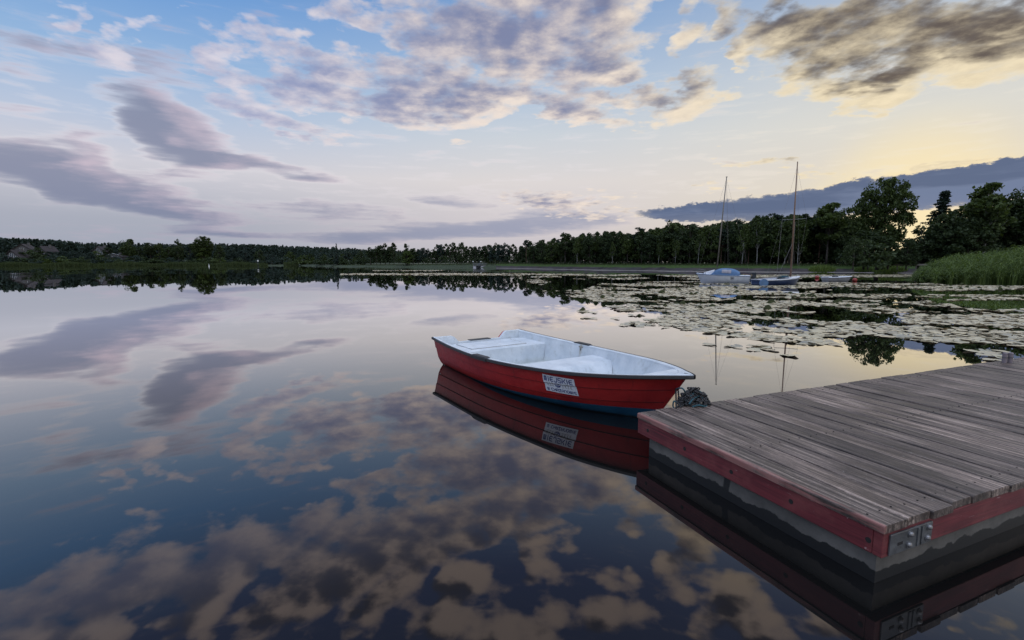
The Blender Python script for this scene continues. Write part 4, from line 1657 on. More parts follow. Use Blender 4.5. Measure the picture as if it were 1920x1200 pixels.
def variant(kind, seed, H=8.0):
    rs = np.random.RandomState(seed)
    mb = MB()
    if kind == 'broadleaf':              # crown nearly to the ground
        n = 46
        u = rs.uniform(0, 1, n)
        z = H * (.16 + .76 * u)
        prof = np.interp(u, [0, .25, .6, .85, 1], [.17, .235, .22, .14, .05]) * H
        a = rs.uniform(0, 6.28, n)
        rr = prof * rs.uniform(.25, 1, n) ** .5
        cents = np.stack([rr * np.cos(a), rr * np.sin(a), z], 1)
        rad = H * rs.uniform(.055, .105, n)
        q = clump_crown(rs, cents, rad, 62, .030 * H, .8)
        limbs(mb, rs, .86 * H, cents, .017 * H, n=12)
    elif kind == 'tall':                 # high crown on a clear stem
        n = 36
        u = rs.uniform(0, 1, n)
        z = H * (.40 + .54 * u)
        prof = np.interp(u, [0, .3, .65, .9, 1], [.09, .165, .16, .09, .03]) * H
        a = rs.uniform(0, 6.28, n)
        rr = prof * rs.uniform(.2, 1, n) ** .5
        lean = (rs.uniform(-.04, .04) * H, 0)
        cents = np.stack([rr * np.cos(a) + lean[0] * (z / H), rr * np.sin(a), z], 1)
        q = clump_crown(rs, cents, H * rs.uniform(.045, .085, n), 56, .028 * H, .8)
        limbs(mb, rs, .9 * H, cents, .013 * H, lean, 12)
    elif kind == 'birch':                # airy, hanging sprays
        n = 40
        u = rs.uniform(0, 1, n)
        z = H * (.42 + .54 * u)
        prof = np.interp(u, [0, .3, .7, 1], [.14, .15, .10, .02]) * H
        a = rs.uniform(0, 6.28, n)
        rr = prof * rs.uniform(.2, 1, n) ** .6
        lean = (rs.uniform(-.07, .07) * H, 0)
        cents = np.stack([rr * np.cos(a) + lean[0] * (z / H) ** 1.3, rr * np.sin(a), z], 1)
        q = clump_crown(rs, cents, H * rs.uniform(.04, .07, n), 42, .024 * H, 1.5, 0, 1.2)
        limbs(mb, rs, .95 * H, cents, .0068 * H, lean, 14)
    elif kind == 'pine':                 # flat clumps high on a bare stem
        n = 26
        u = rs.uniform(0, 1, n)
        z = H * (.55 + .42 * u)
        prof = np.interp(u, [0, .4, .8, 1], [.10, .15, .11, .03]) * H
        a = rs.uniform(0, 6.28, n)
        rr = prof * rs.uniform(.3, 1, n) ** .5
        cents = np.stack([rr * np.cos(a), rr * np.sin(a), z], 1)
        q = clump_crown(rs, cents, H * rs.uniform(.05, .085, n), 70, .024 * H, .42, .3)
        limbs(mb, rs, .93 * H, cents, .012 * H, n=14)
    elif kind == 'spruce':
        cents, rad = [], []
        for z in np.linspace(.08, .98, 26):
            R_ = .20 * (1 - z) + .012
            for k in range(max(2, int(9 * (1 - z) + 2))):
                a = rs.uniform(0, 6.28)
                rr = R_ * rs.uniform(.35, 1)
                cents.append((H * rr * math.cos(a), H * rr * math.sin(a), H * (z - .10 * rr)))
                rad.append(H * (.022 + .035 * (1 - z)))
        cents, rad = np.array(cents), np.array(rad)
        q = clump_crown(rs, cents, rad, 20, .024 * H, .6, .2)
        limbs(mb, rs, .97 * H, cents, .013 * H, n=4)
    elif kind == 'larch':                # flat, spaced whorls, one side heavier
        cents, rad = [], []
        for k, z in enumerate(np.linspace(.36, .98, 15)):
            R_ = .27 * (1.06 - z) ** .7 * rs.uniform(.6, 1.15)
            if k == 5:
                continue
            for j in range(16):
                a = rs.uniform(0, 6.28)
                rr = R_ * rs.uniform(.1, 1) * (1.25 if math.cos(a) < 0 else .75) * rs.uniform(.6, 1)
                cents.append((H * (rr * math.cos(a) + .10 * (z - .5)), H * rr * math.sin(a), H * (z + .012 * rs.normal() + .22 * rr * math.cos(a))))
                rad.append(H * .036)
        cents, rad = np.array(cents), np.array(rad)
        q = clump_crown(rs, cents, rad, 26, .020 * H, .25, .5)
        limbs(mb, rs, .98 * H, cents, .012 * H, n=30)
    elif kind == 'big':                  # wide old crown of several domes with sky showing through
        cents, rad = [], []
        domes = [(-.25, 0, .60, .13), (-.17, .05, .74, .12), (-.02, 0, .84, .14), (.12, .04, .86, .13), (.21, -.03, .72, .13), (.10, 0, .64, .16), (-.08, .02, .58, .14), (.22, 0, .52, .10), (-.20, 0, .45, .10), (.02, 0, .42, .10), (.15, .03, .38, .08), (-.12, 0, .34, .10), (.08, 0, .30, .09), (-.02, 0, .70, .15), (.02, .02, .54, .12)]
        for (x, y_, z, r) in domes:
            for k in range(26):
                d = rs.normal(size=3)
                d /= np.linalg.norm(d)
                d *= r * rs.uniform(.35, 1) ** .5
                cents.append((H * (x + d[0]), H * (y_ + d[1]), H * (z + d[2] * .85)))
                rad.append(H * rs.uniform(.03, .06))
        cents, rad = np.array(cents), np.array(rad)
        q = clump_crown(rs, cents, rad, 44, .0175 * H, 1.0, 0, .8)
        limbs(mb, rs, .84 * H, cents, .020 * H, (.03 * H, 0), 40)
    elif kind == 'bush':
        n = 26
        a = rs.uniform(0, 6.28, n)
        rr = H * .5 * rs.uniform(0, 1, n) ** .5
        z = H * (.12 + .66 * rs.uniform(0, 1, n) * (1 - (rr / H / .62) ** 2))
        cents = np.stack([rr * np.cos(a), rr * np.sin(a), z], 1)
        q = clump_crown(rs, cents, H * rs.uniform(.1, .2, n), 46, .062 * H, .8)
        limbs(mb, rs, .5 * H, cents, .02 * H, n=8)
    return q, mb


VAR = {}


def get_variant(kind, seed, leaf, bark):
    key = (kind, seed, leaf, bark)
    if key not in VAR:
        q, mb = variant(kind, seed)
        VAR[key] = (np_obj('crown', q, 4, M[leaf]), mb.mesh('trunk', M[bark], True))
    return VAR[key]


NAMES = {'broadleaf': 'broadleaf_tree', 'tall': 'broadleaf_tree', 'birch': 'birch_tree', 'pine': 'pine_tree', 'spruce': 'spruce_tree', 'larch': 'larch_tree', 'big': 'broadleaf_tree', 'bush': 'bush'}
TR = random.Random(21)


def tree(px, ytop, back, kind, leaf, bark, label, group=None, seed=None, Y=None, zb=None, width=1.0, ybase=None):
    """plant a tree at photo column px, `back` metres behind the shoreline, reaching up to ytop"""
    if Y is None:
        P = shoreP(px, back)
        base = ground_z(px, back) - .05
    else:
        P = atY(px, 491, Y)[:2]
        base = .3 if zb is None else zb
    top = atY(px, ytop, P[1])[2]
    hgt = max(.6, top - base)
    seed = TR.randint(0, 3) if seed is None else seed
    cm, tm = get_variant(kind, seed, leaf, bark)
    s = hgt / 7.8 if kind != 'bush' else hgt / 6.4
    root = empty(NAMES[kind], (P[0], P[1], base), TR.uniform(0, 6.28) if kind not in ('big', 'larch') else -math.atan2(P[0], P[1]))
    sw = s * width * TR.uniform(.9, 1.1)
    root.scale = (sw, sw, s)
    tag(root, label, 'bush' if kind == 'bush' else 'tree', group)
    link('crown', cm, root)
    link('trunk', tm, root)
    return root


# wood behind the dam, front row: (photo x, top y) envelope
ENV = [(640, 470), (700, 462), (760, 462), (830, 460), (900, 458), (950, 462), (966, 470), (985, 452), (1040, 449), (1080, 442), (1130, 434), (1190, 434), (1230, 424), (1260, 415), (1300, 420), (1360, 415), (1400, 411), (1425, 402), (1470, 404), (1510, 402), (1545, 392), (1575, 404), (1600, 420), (1690, 430), (1740, 420), (1780, 400), (1810, 385), (1850, 372), (1900, 385), (1960, 380), (2100, 380)]
ex_, ey_ = np.array([e_[0] for e_ in ENV], float), np.array([e_[1] for e_ in ENV], float)
env = lambda px: float(np.interp(px, ex_, ey_))
LAB = {
    'broadleaf': 'dark green leafy tree, full to the ground, in the wood behind the dam',
    'tall': 'high-crowned dark tree on a bare stem in the wood behind the dam',
    'pine': 'pine with a thin brownish stem in the wood behind the dam',
}
px = 972.0
while px < 1600:
    kind = TR.choices(['broadleaf', 'tall', 'pine'], [.6, .28, .12])[0]
    leaf = {'broadleaf': TR.choice(['leaf_dark', 'leaf_mid', 'leaf_dark']), 'tall': TR.choice(['leaf_mid', 'leaf_dark']), 'pine': 'leaf_blue'}[kind]
    tree(px, env(px) + TR.uniform(-2, 12), 6 + TR.uniform(0, 5), kind, leaf, 'bark_pine' if kind == 'pine' else 'bark', LAB[kind], 'wood behind the dam, ' + {'broadleaf': 'full leafy trees', 'tall': 'high-crowned trees', 'pine': 'pines'}[kind], width=TR.uniform(.85, 1.2))
    px += TR.uniform(5.5, 9.5)
px = 966.0
while px < 1620:
    kind = TR.choices(['broadleaf', 'tall', 'pine'], [.45, .3, .25])[0]
    tree(px, env(px) + TR.uniform(-5, 6), 12 + TR.uniform(0, 6), kind, 'leaf_blue' if kind == 'pine' else 'leaf_dark', 'bark_pine' if kind == 'pine' else 'bark', LAB[kind], 'wood behind the dam, ' + {'broadleaf': 'full leafy trees', 'tall': 'high-crowned trees', 'pine': 'pines'}[kind], width=TR.uniform(.9, 1.25))
    px += TR.uniform(11, 17)
# birches at the wood's edge, each with its own place
for bx, bt, lab in ((1082, 444, 'slim white-stemmed birch at the far end of the dam wood'), (1148, 455, 'short birch with a pale stem left of the leaning birches'), (1234, 455, 'leaning birch with a bare grey stem'), (1265, 452, 'birch leaning right, left of the white sailing boat'),
                    (1308, 440, 'birch with a pale lower stem left of the white boat mast'), (1390, 425, 'young birch with a straight white stem between the two masts'), (1418, 405, 'tallest birch between the two masts, white stem to half height'),
                    (1470, 430, 'birch with a broken white stem just left of the wooden mast'), (1494, 428, 'birch with a white lower stem just right of the wooden mast')):
    tree(bx, bt, 4.9, 'birch', 'leaf_mid', 'bark_birch', lab)
tree(1060, 436, 7, 'tall', 'leaf_dark', 'bark', 'dark tree with a lone rounded top above the far dam wood', width=1.25)
tree(1137, 431, 9, 'broadleaf', 'leaf_dark', 'bark', 'tall dark tree with a round crown above its neighbours, left of the pine top', width=1.1)
tree(1197, 427, 8, 'pine', 'leaf_blue', 'bark_pine', 'pine with a small tufted top rising above the dam wood', width=1.1)
tree(1255, 411, 9, 'broadleaf', 'leaf_dark', 'bark', 'tall dark tree left of the white boat mast, top of the rising wood')
tree(1478, 396, 6, 'tall', 'leaf_mid', 'bark', 'loose-crowned tree behind the wooden mast', width=1.2)
tree(1548, 380, 6, 'tall', 'leaf_mid', 'bark', 'tall loose-topped tree just left of the biggest tree', width=1.3)
# the right-hand group near the reed bed
tree(1645, 335, 4, 'big', 'leaf_mid', 'bark', 'biggest tree, wide open crown with evening light showing through', seed=3, Y=58, zb=.6, width=.92)
tree(1752, 362, 4, 'larch', 'leaf_blue', 'bark', 'conifer with flat spaced branches like shelves, right of the biggest tree', seed=1, Y=58, zb=.6, width=.9)
for (bx, bt, kd, lf, lab, w_) in (
        (1600, 440, 'broadleaf', 'leaf_dark', 'low dark tree under the left side of the biggest tree', 1.0),
        (1628, 452, 'bush', 'leaf_dark', 'dark thicket at the foot of the biggest tree, left part', 1.1),
        (1665, 455, 'bush', 'leaf_dark', 'dark thicket at the foot of the biggest tree, middle part', 1.1),
        (1700, 448, 'broadleaf', 'leaf_dark', 'small dark tree right of the biggest tree, below the bright gap', 1.2),
        (1738, 440, 'broadleaf', 'leaf_dark', 'dense dark tree under the shelf-branched conifer', 1.3),
        (1780, 390, 'broadleaf', 'leaf_dark', 'dense dark tree right of the shelf-branched conifer', 1.1),
        (1805, 374, 'broadleaf', 'leaf_dark', 'dark round-topped tree left of the tallest birch by the reeds', 1.0),
        (1842, 343, 'tall', 'leaf_mid', 'tall tree with a pale stem and ragged crown above the reed bed', 1.35),
        (1872, 385, 'broadleaf', 'leaf_dark', 'dark tree right of the pale-stemmed tall tree', 1.0),
        (1893, 351, 'birch', 'leaf_dark', 'thin birch with a small high crown near the picture edge', 1.1),
        (1922, 362, 'birch', 'leaf_light', 'yellow-green birch with white forked stem, far right above the reeds', 1.5),
        (1905, 410, 'broadleaf', 'leaf_mid', 'green leafy tree behind the reeds under the two birches', 1.1),
        (1850, 425, 'broadleaf', 'leaf_dark', 'dark bushy tree behind the top of the reed bed', 1.2),
        (1812, 430, 'broadleaf', 'leaf_dark', 'dark bushy tree behind the left slope of the reed bed', 1.2),
        (1775, 450, 'bush', 'leaf_mid', 'green bush behind the left end of the reed bed', 1.1),
        (1722, 420, 'broadleaf', 'leaf_dark', 'dark tree closing the lower part of the bright gap beside the biggest tree', 1.3),
        (1762, 400, 'broadleaf', 'leaf_dark', 'dark tree hugging the right side of the shelf-branched conifer', 1.2),
        (1868, 368, 'tall', 'leaf_dark', 'ragged dark tree just right of the pale-stemmed tall tree', 1.4),
        (1910, 376, 'tall', 'leaf_dark', 'dark tree standing behind the two birches at the right', 1.4),
        (1828, 395, 'broadleaf', 'leaf_dark', 'dark tree under the pale-stemmed tall tree', 1.3),
        (1790, 420, 'broadleaf', 'leaf_dark', 'dark low tree between the conifer and the tallest trees', 1.3),
        (1885, 420, 'broadleaf', 'leaf_dark', 'dark tree between the two birches at the right', 1.4),
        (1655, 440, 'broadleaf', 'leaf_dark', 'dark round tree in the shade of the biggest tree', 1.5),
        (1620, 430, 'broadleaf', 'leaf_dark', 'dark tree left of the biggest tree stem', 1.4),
        (1960, 370, 'broadleaf', 'leaf_mid', 'leafy tree partly cut by the right picture edge', 1.2)):
    tree(bx, bt, 4, kd, lf, 'bark_birch' if kd == 'birch' or 'pale stem' in lab else 'bark', lab, Y=52 + TR.uniform(0, 4), zb=.6, width=w_)

# trees along the far middle shore
px = 700.0
MIDL = 'dark tree of the even row behind the outlet tower'
while px < 965:
    if not (690 < px < 700 or 742 < px < 758 or 955 < px < 962):
        top = {True: 456}.get(700 < px < 742, 455 if px > 815 else 462) + TR.uniform(-2, 7)
        kind = TR.choice(['tall', 'broadleaf', 'broadleaf'])
        tree(px, top, 6 + TR.uniform(0, 5), kind, TR.choice(['leaf_dark', 'leaf_dark', 'leaf_far']), 'bark', MIDL, 'row behind the outlet tower', width=TR.uniform(.8, 1.1))
    px += TR.uniform(6.5, 10)
for (bx, bt, kd, lf, lab, w_) in (
        (632, 457, 'spruce', 'leaf_far', 'thin pointed spruce standing above the far low wood', .7),
        (695, 461, 'tall', 'leaf_dark', 'small-topped tree at the left end of the row behind the lake', .9),
        (762, 455, 'broadleaf', 'leaf_dark', 'narrow dark tree rising behind the pale round willow', .7),
        (764, 470, 'broadleaf', 'leaf_light', 'pale green round willow on the far middle shore', 1.5)):
    tree(bx, bt, 5 if lf != 'leaf_light' else 3.5, kd, lf, 'bark', lab, width=w_)
# left shore: loose trees in front of the wooded hill
for (bx, bt, kd, lf, lab, w_) in (
        (12, 474, 'broadleaf', 'leaf_far', 'round bushy tree at the left picture edge', 1.3),
        (70, 463, 'broadleaf', 'leaf_dark', 'dark round tree between the houses on the left shore', 1.6),
        (105, 478, 'bush', 'leaf_far', 'low bush right of the houses on the left shore', 1.4),
        (140, 470, 'broadleaf', 'leaf_far', 'bushy tree left of the clump with the round tall tree', 1.4),
        (172, 472, 'broadleaf', 'leaf_far', 'bushy tree close left of the round tall tree', 1.2),
        (205, 463, 'broadleaf', 'leaf_dark', 'dark tree touching the round tall tree from the left', 1.2),
        (246, 446, 'broadleaf', 'leaf_mid', 'round tall tree, the broadest on the left shore', 1.15),
        (262, 462, 'broadleaf', 'leaf_dark', 'dark tree right under the broadest left-shore tree', 1.1),
        (284, 452, 'tall', 'leaf_dark', 'dark tree with a narrow top right of the broadest left-shore tree', 1.2),
        (300, 455, 'broadleaf', 'leaf_mid', 'green tree with a flat top in the middle of the left shore', 1.0),
        (318, 462, 'broadleaf', 'leaf_mid', 'lighter green tree left of the spiky tree', 1.2),
        (336, 447, 'broadleaf', 'leaf_dark', 'spiky dark tree standing above the left shore line', .8),
        (358, 456, 'broadleaf', 'leaf_far', 'tree between the spiky tree and the open-topped tree', 1.0),
        (382, 443, 'big', 'leaf_mid', 'tall tree with an open spreading top on the left shore', 1.0),
        (384, 460, 'broadleaf', 'leaf_mid', 'green tree under the open spreading top', 1.3),
        (412, 458, 'broadleaf', 'leaf_dark', 'dark tree right of the open spreading tree', 1.1),
        (436, 466, 'broadleaf', 'leaf_far', 'bluish tree right of the dark tree on the left shore', 1.2),
        (462, 470, 'broadleaf', 'leaf_far', 'smaller bluish tree above the white marker buoy', 1.2),
        (487, 468, 'broadleaf', 'leaf_dark', 'dark rounded tree above the reeds, right of the marker buoy', 1.2),
        (512, 473, 'broadleaf', 'leaf_far', 'low bushy tree left of the bright green bush', 1.3),
        (545, 470, 'broadleaf', 'leaf_mid', 'yellowish green tree with low branches by the shore', 1.4),
        (570, 478, 'bush', 'leaf_mid', 'bright green bush spreading at the waterside', 1.5),
        (600, 476, 'broadleaf', 'leaf_far', 'bluish tree right of the bright green bush', 1.4),
        (625, 473, 'broadleaf', 'leaf_far', 'tree left of the pointed spruce', 1.3),
        (652, 472, 'broadleaf', 'leaf_far', 'tree right of the pointed spruce', 1.3),
        (676, 470, 'broadleaf', 'leaf_dark', 'dark tree at the end of the low far shore', 1.2),
        (38, 476, 'bush', 'leaf_dark', 'dark bush in front of the gabled house', 1.0),
        (20, 474, 'bush', 'leaf_far', 'tall bush at the far left hiding a house corner', 1.2),
        (56, 470, 'bush', 'leaf_dark', 'tall dark bush hiding the brownish-roofed house', 1.2),
        (212, 476, 'bush', 'leaf_far', 'bush over the low shed near the reeds', 1.2),
        (155, 484, 'bush', 'leaf_mid', 'green bush on the shore left of the low wall', 1.2),
        (190, 483, 'bush', 'leaf_dark', 'dark bush over the reed strip on the left shore', 1.4)):
    tree(bx, bt, 14 if kd != 'bush' else 8, kd, lf, 'bark', lab, width=w_, seed=3 if kd == 'big' else None)

px = -60.0
while px < 700:
    tree(px, np.interp(px, [-60, 0, 150, 300, 480, 600, 700], [470, 472, 470, 464, 472, 476, 472]) + TR.uniform(-3, 9), 16 + TR.uniform(0, 8), 'broadleaf', TR.choice(['leaf_far', 'leaf_dark', 'leaf_far', 'leaf_mid']), 'bark', 'leafy tree filling the far left shore between the more distinct trees', 'filling trees of the left shore', width=TR.uniform(1.1, 1.5))
    px += TR.uniform(9, 15)
px = -60.0
while px < 690:
    tree(px, np.interp(px, [0, 700], [483, 484]) + TR.uniform(-4, 5), 5 + TR.uniform(0, 5), 'bush', TR.choice(['leaf_far', 'leaf_dark', 'leaf_mid']), 'bark', 'low bush above the far left reed strip', 'low bushes of the left shore', width=TR.uniform(1.2, 2.0))
    px += TR.uniform(12, 20)

# far woods that read as one mass ------------------------------------------------
rs = np.random.RandomState(5)


def mass(name, spots, leaf, label, quads=70, qs=.085):
    """spots: x, y, base z, height, half width, conical?"""
    out = []
    for (x, y_, z, hgt, w_, con) in spots:
        k = quads
        u = rs.uniform(0, 1, k) ** .8
        a = rs.uniform(0, 6.28, k)
        prof = (1 - u) * .9 + .08 if con else np.sqrt(np.clip(1 - (2 * u - .9) ** 2 / 1.3, .05, 1))
        rr = w_ * prof * rs.uniform(.3, 1, k) ** .5
        c_ = np.stack([x + rr * np.cos(a), y_ + rr * np.sin(a), z + hgt * (.1 + .88 * u)], 1)
        out.append(rot_quads(c_, hgt * qs, rs))
    o = link(name, np_obj(name, np.concatenate(out), 4, M[leaf]))
    return tag(o, label, 'wood', kind='stuff')


HT = [(-400, 440), (0, 447.5), (100, 450.5), (160, 457), (185, 459), (220, 456), (300, 459), (400, 458), (480, 460), (560, 463), (640, 466), (720, 470), (800, 474)]
hxs, hys = np.array([a[0] for a in HT], float), np.array([a[1] for a in HT], float)
spots = []
for row, back in enumerate((70, 95, 120, 150, 185, 225)):
    px = -380.0
    while px < 790:
        P = shoreP(px, back)
        z = ground_z(px, back)
        ytop = np.interp(px, hxs, hys)
        top = atY(px, ytop, P[1])[2]
        hgt = 9.5
        zt_ = min(top, z + hgt) if row < 5 else top
        hgt_ = max(3.5, zt_ - z) if row < 5 else max(4, top - z)
        spots.append((P[0], P[1], z, hgt_ + rs.uniform(-1.4, .7), hgt_ * .24, rs.rand() < .55))
        px += rs.uniform(3.5, 7)
mass('hillside_wood', spots, 'leaf_far', 'dark bluish wood covering the low hill behind the left shore', 130, .10)
spots = []
px = 690.0
while px < 2050:
    for back in (20, 27, 34):
        P = shoreP(px + rs.uniform(-5, 5), back)
        if px > 1590:
            P = atY(px, 491, 60 + back * .35)[:2] + rs.uniform(-1, 1, 2)
        e_ = env(px) + 10 + (0 if px < 1590 else np.interp(px, [1590, 1650, 1720, 1780, 1900], [35, 38, 30, 15, 10]))
        top = atY(px, e_ + rs.uniform(0, 10), P[1])[2]
        spots.append((P[0], P[1], .8, max(2, top - .8), 1.5 + .1 * top, False))
    px += rs.uniform(7, 11)
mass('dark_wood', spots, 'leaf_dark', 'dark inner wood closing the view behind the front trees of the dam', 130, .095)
# undergrowth along the wood's foot
spots = []
px = 690.0
while px < 1790:
    P = shoreP(px, 8.5 + rs.uniform(-1, 4))
    spots.append((P[0], P[1], .85, rs.uniform(.8, 2.2), rs.uniform(.8, 1.5), False))
    px += rs.uniform(3, 6)
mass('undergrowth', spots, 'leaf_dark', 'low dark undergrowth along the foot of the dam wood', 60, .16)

# ------------------------------------------------------------------ reeds
def reed_blades(n, place, hgt, wid, rs, bend=.35, seg=3):
    """place(n) -> x, y, z0, height factor"""
    x, y_, z0, hf = place(n)
    h_ = hgt * hf * rs.uniform(.75, 1.1, n)
    a = rs.uniform(0, 6.28, n)
    bd = bend * h_ * rs.uniform(.2, 1.2, n)
    w_ = wid * rs.uniform(.6, 1.3, n)
    fa = rs.uniform(0, 6.28, n)
    vs = []
    for s in range(seg + 1):
        t = s / seg
        cx = x + np.cos(a) * bd * t**2.2
        cy = y_ + np.sin(a) * bd * t**2.2
        cz = z0 + h_ * (t - .18 * t**3 * (bd / h_))
        ww = w_ * (1 - t**1.5 * .92) * .5
        vs.append(np.stack([cx - np.cos(fa) * ww, cy - np.sin(fa) * ww, cz], 1))
        vs.append(np.stack([cx + np.cos(fa) * ww, cy + np.sin(fa) * ww, cz], 1))
    V = np.stack(vs, 1)                  # n, 2*(seg+1), 3
    k = 2 * (seg + 1)
    base = (np.arange(n) * k)[:, None]
    f = np.concatenate([base + np.array([2 * s, 2 * s + 1, 2 * s + 3, 2 * s + 2]) for s in range(seg)], 0)
    return V.reshape(-1, 3), f


rs = np.random.RandomState(8)
RE = [(1722, 520), (1730, 506), (1745, 496), (1765, 487), (1795, 480), (1830, 476), (1870, 472), (1900, 467), (1930, 460), (2000, 455), (2200, 450)]
rx_, ry_ = np.array([a[0] for a in RE], float), np.array([a[1] for a in RE], float)


def place_bed(n):
    px = 1724 + 420 * rs.uniform(0, 1, n) ** 1.25
    near = np.array([at(p, np.interp(p, [1724, 1760, 1800, 1920, 2150], [529, 532, 533, 534, 538]))[1] for p in px])
    dep = np.interp(px, [1724, 1745, 1790], [1.5, 7, 16])
    t = rs.uniform(0, 1, n)
    Yv = near + dep * t**.9 + .8 * np.sin(px * .21) * (t < .3)
    x = (px - 960) / F * Yv * (cp + 0.0) * 1.0
    x = x + 0.0
    top = np.array([atY(p, np.interp(p, rx_, ry_), Y_)[2] for p, Y_ in zip(px, near + dep * .55)])
    fac = np.interp(t, [0, .12, .35, .6, 1], [.52, .72, .9, 1.0, .95]) * (1 + .10 * np.sin(px * .17 + t * 9) + .08 * np.sin(px * .47))
    return x, Yv, np.full(n, -.05), np.clip(top * fac, .35, 4) / 2.0


V, f = reed_blades(9000, place_bed, 2.0, .035, rs, .25)


def reed_leaves(n, place, hgt, rs, L=.62, w_=.035):
    x, y_, z0, hf = place(n)
    z = z0 + hgt * hf * rs.uniform(.35, 1.02, n)
    a, up = rs.uniform(0, 6.28, n), rs.uniform(.3, 1.1, n)
    l_ = L * rs.uniform(.6, 1.2, n)
    vs = []
    for t in (0, .35, .7, 1.0):
        rr = l_ * t * np.cos(up * (1 - .5 * t))
        zz = z + l_ * (np.sin(up) * t - .75 * t**2.2)
        ww = w_ * (.45 + 1.5 * t * (1 - t) * 1.6 - .40 * t**3) * .5
        cx, cy = x + rr * np.cos(a), y_ + rr * np.sin(a)
        vs.append(np.stack([cx - np.sin(a) * ww, cy + np.cos(a) * ww, zz], 1))
        vs.append(np.stack([cx + np.sin(a) * ww, cy - np.cos(a) * ww, zz], 1))
    V = np.stack(vs, 1)
    base = (np.arange(n) * 8)[:, None]
    f = np.concatenate([base + np.array([2 * s, 2 * s + 1, 2 * s + 3, 2 * s + 2]) for s in range(3)], 0)
    return V.reshape(-1, 3), f


V2, f2 = reed_leaves(34000, place_bed, 2.0, rs)
f = np.concatenate([f, f2 + len(V)])
V = np.concatenate([V, V2])
o = link('reeds', np_obj('reeds', V, 4, M['reed'], quads=f))
tag(o, 'tall green reed bed growing out of the water on the right shore', 'reeds', kind='stuff')

# reed strip along the left shore and grass on the dam
def place_left(n):
    px = rs.uniform(-120, 560, n)
    ok = (np.sin(px * .045) + np.sin(px * .021 + 1) * .8) > -1.25
    px = np.where(ok, px, rs.uniform(110, 330, n))
    bk = rs.uniform(-2.0, 2.5, n)
    P = np.array([shoreP(p, b) for p, b in zip(px, bk)])
    return P[:, 0], P[:, 1], np.full(n, -.05), (1 + .25 * np.sin(px * .06)) * rs.uniform(.8, 1.1, n)


V, f = reed_blades(14000, place_left, 1.35, .11, rs, .3, 2)
o = link('shore_reeds', np_obj('shore_reeds', V, 4, M['reed_dim'], quads=f))
tag(o, 'strip of green reeds along the far left waterline', 'reeds', kind='stuff')


def place_dam(n):
    px = 640 + 1160 * rs.uniform(0, 1, n) ** .8
    bk = rs.uniform(2.6, 7, n)
    P = np.array([shoreP(p, b) for p, b in zip(px, bk)])
    z = np.array([ground_z(p, b) for p, b in zip(px, bk)])
    return P[:, 0], P[:, 1], z - .02, np.clip((bk - 2.3) / 1.2, .3, 1) * rs.uniform(.5, 1.1, n)


V, f = reed_blades(16000, place_dam, .30, .09, rs, .4, 2)
o = link('grass', np_obj('grass', V, 4, M['reed_dim'], quads=f))
tag(o, 'rough green grass along the top of the dam', 'grass', kind='stuff')
# single reed clumps on the dam's foot
for px, top, w_, lab in ((1541, 494, 1.7, 'round green reed clump at the foot of the dam, above the first red buoy'), (1668, 494, 2.0, 'larger ragged reed clump on the bank left of the reed bed'), (1620, 497, 1.2, 'small reed clump on the bank between the two bigger ones')):
    P = shoreP(px, .6)
    hh = atY(px, top, P[1])[2]

    def place_c(n):
        a, r_ = rs.uniform(0, 6.28, n), w_ * rs.uniform(0, 1, n) ** .5
        return P[0] + r_ * np.cos(a), P[1] + r_ * .7 * np.sin(a), np.full(n, 0.0), (1 - .45 * (r_ / w_) ** 2)

    V, f = reed_blades(900, place_c, hh, .07, rs, .5)
    V = V - np.array([P[0], P[1], 0])
    o = link('reed_clump', np_obj('reed_clump', V, 4, M['reed'], quads=f), None, (P[0], P[1], 0))
    tag(o, lab, 'reeds', 'reed clumps on the dam')

# timber barrier behind the reeds
Pb = atY(1692, 491, 54)
bar = empty('timber_barrier', (Pb[0], Pb[1], .75), -math.atan2(Pb[0], Pb[1]))
tag(bar, 'low grey timber barrier in front of the dark thicket, left of the reed bed', 'barrier')
b = MB()
for i in range(6):
    b.box(-2.0 + i * .8 - .05, -2.0 + i * .8 + .05, -.05, .05, -.2, .42)
b.build('post', M['grey_wood'], bar, bevel=.01)
b = MB()
b.box(-2.2, 2.3, -.09, -.052, .24, .42)
b.build('rail', M['grey_wood'], bar, bevel=.01)

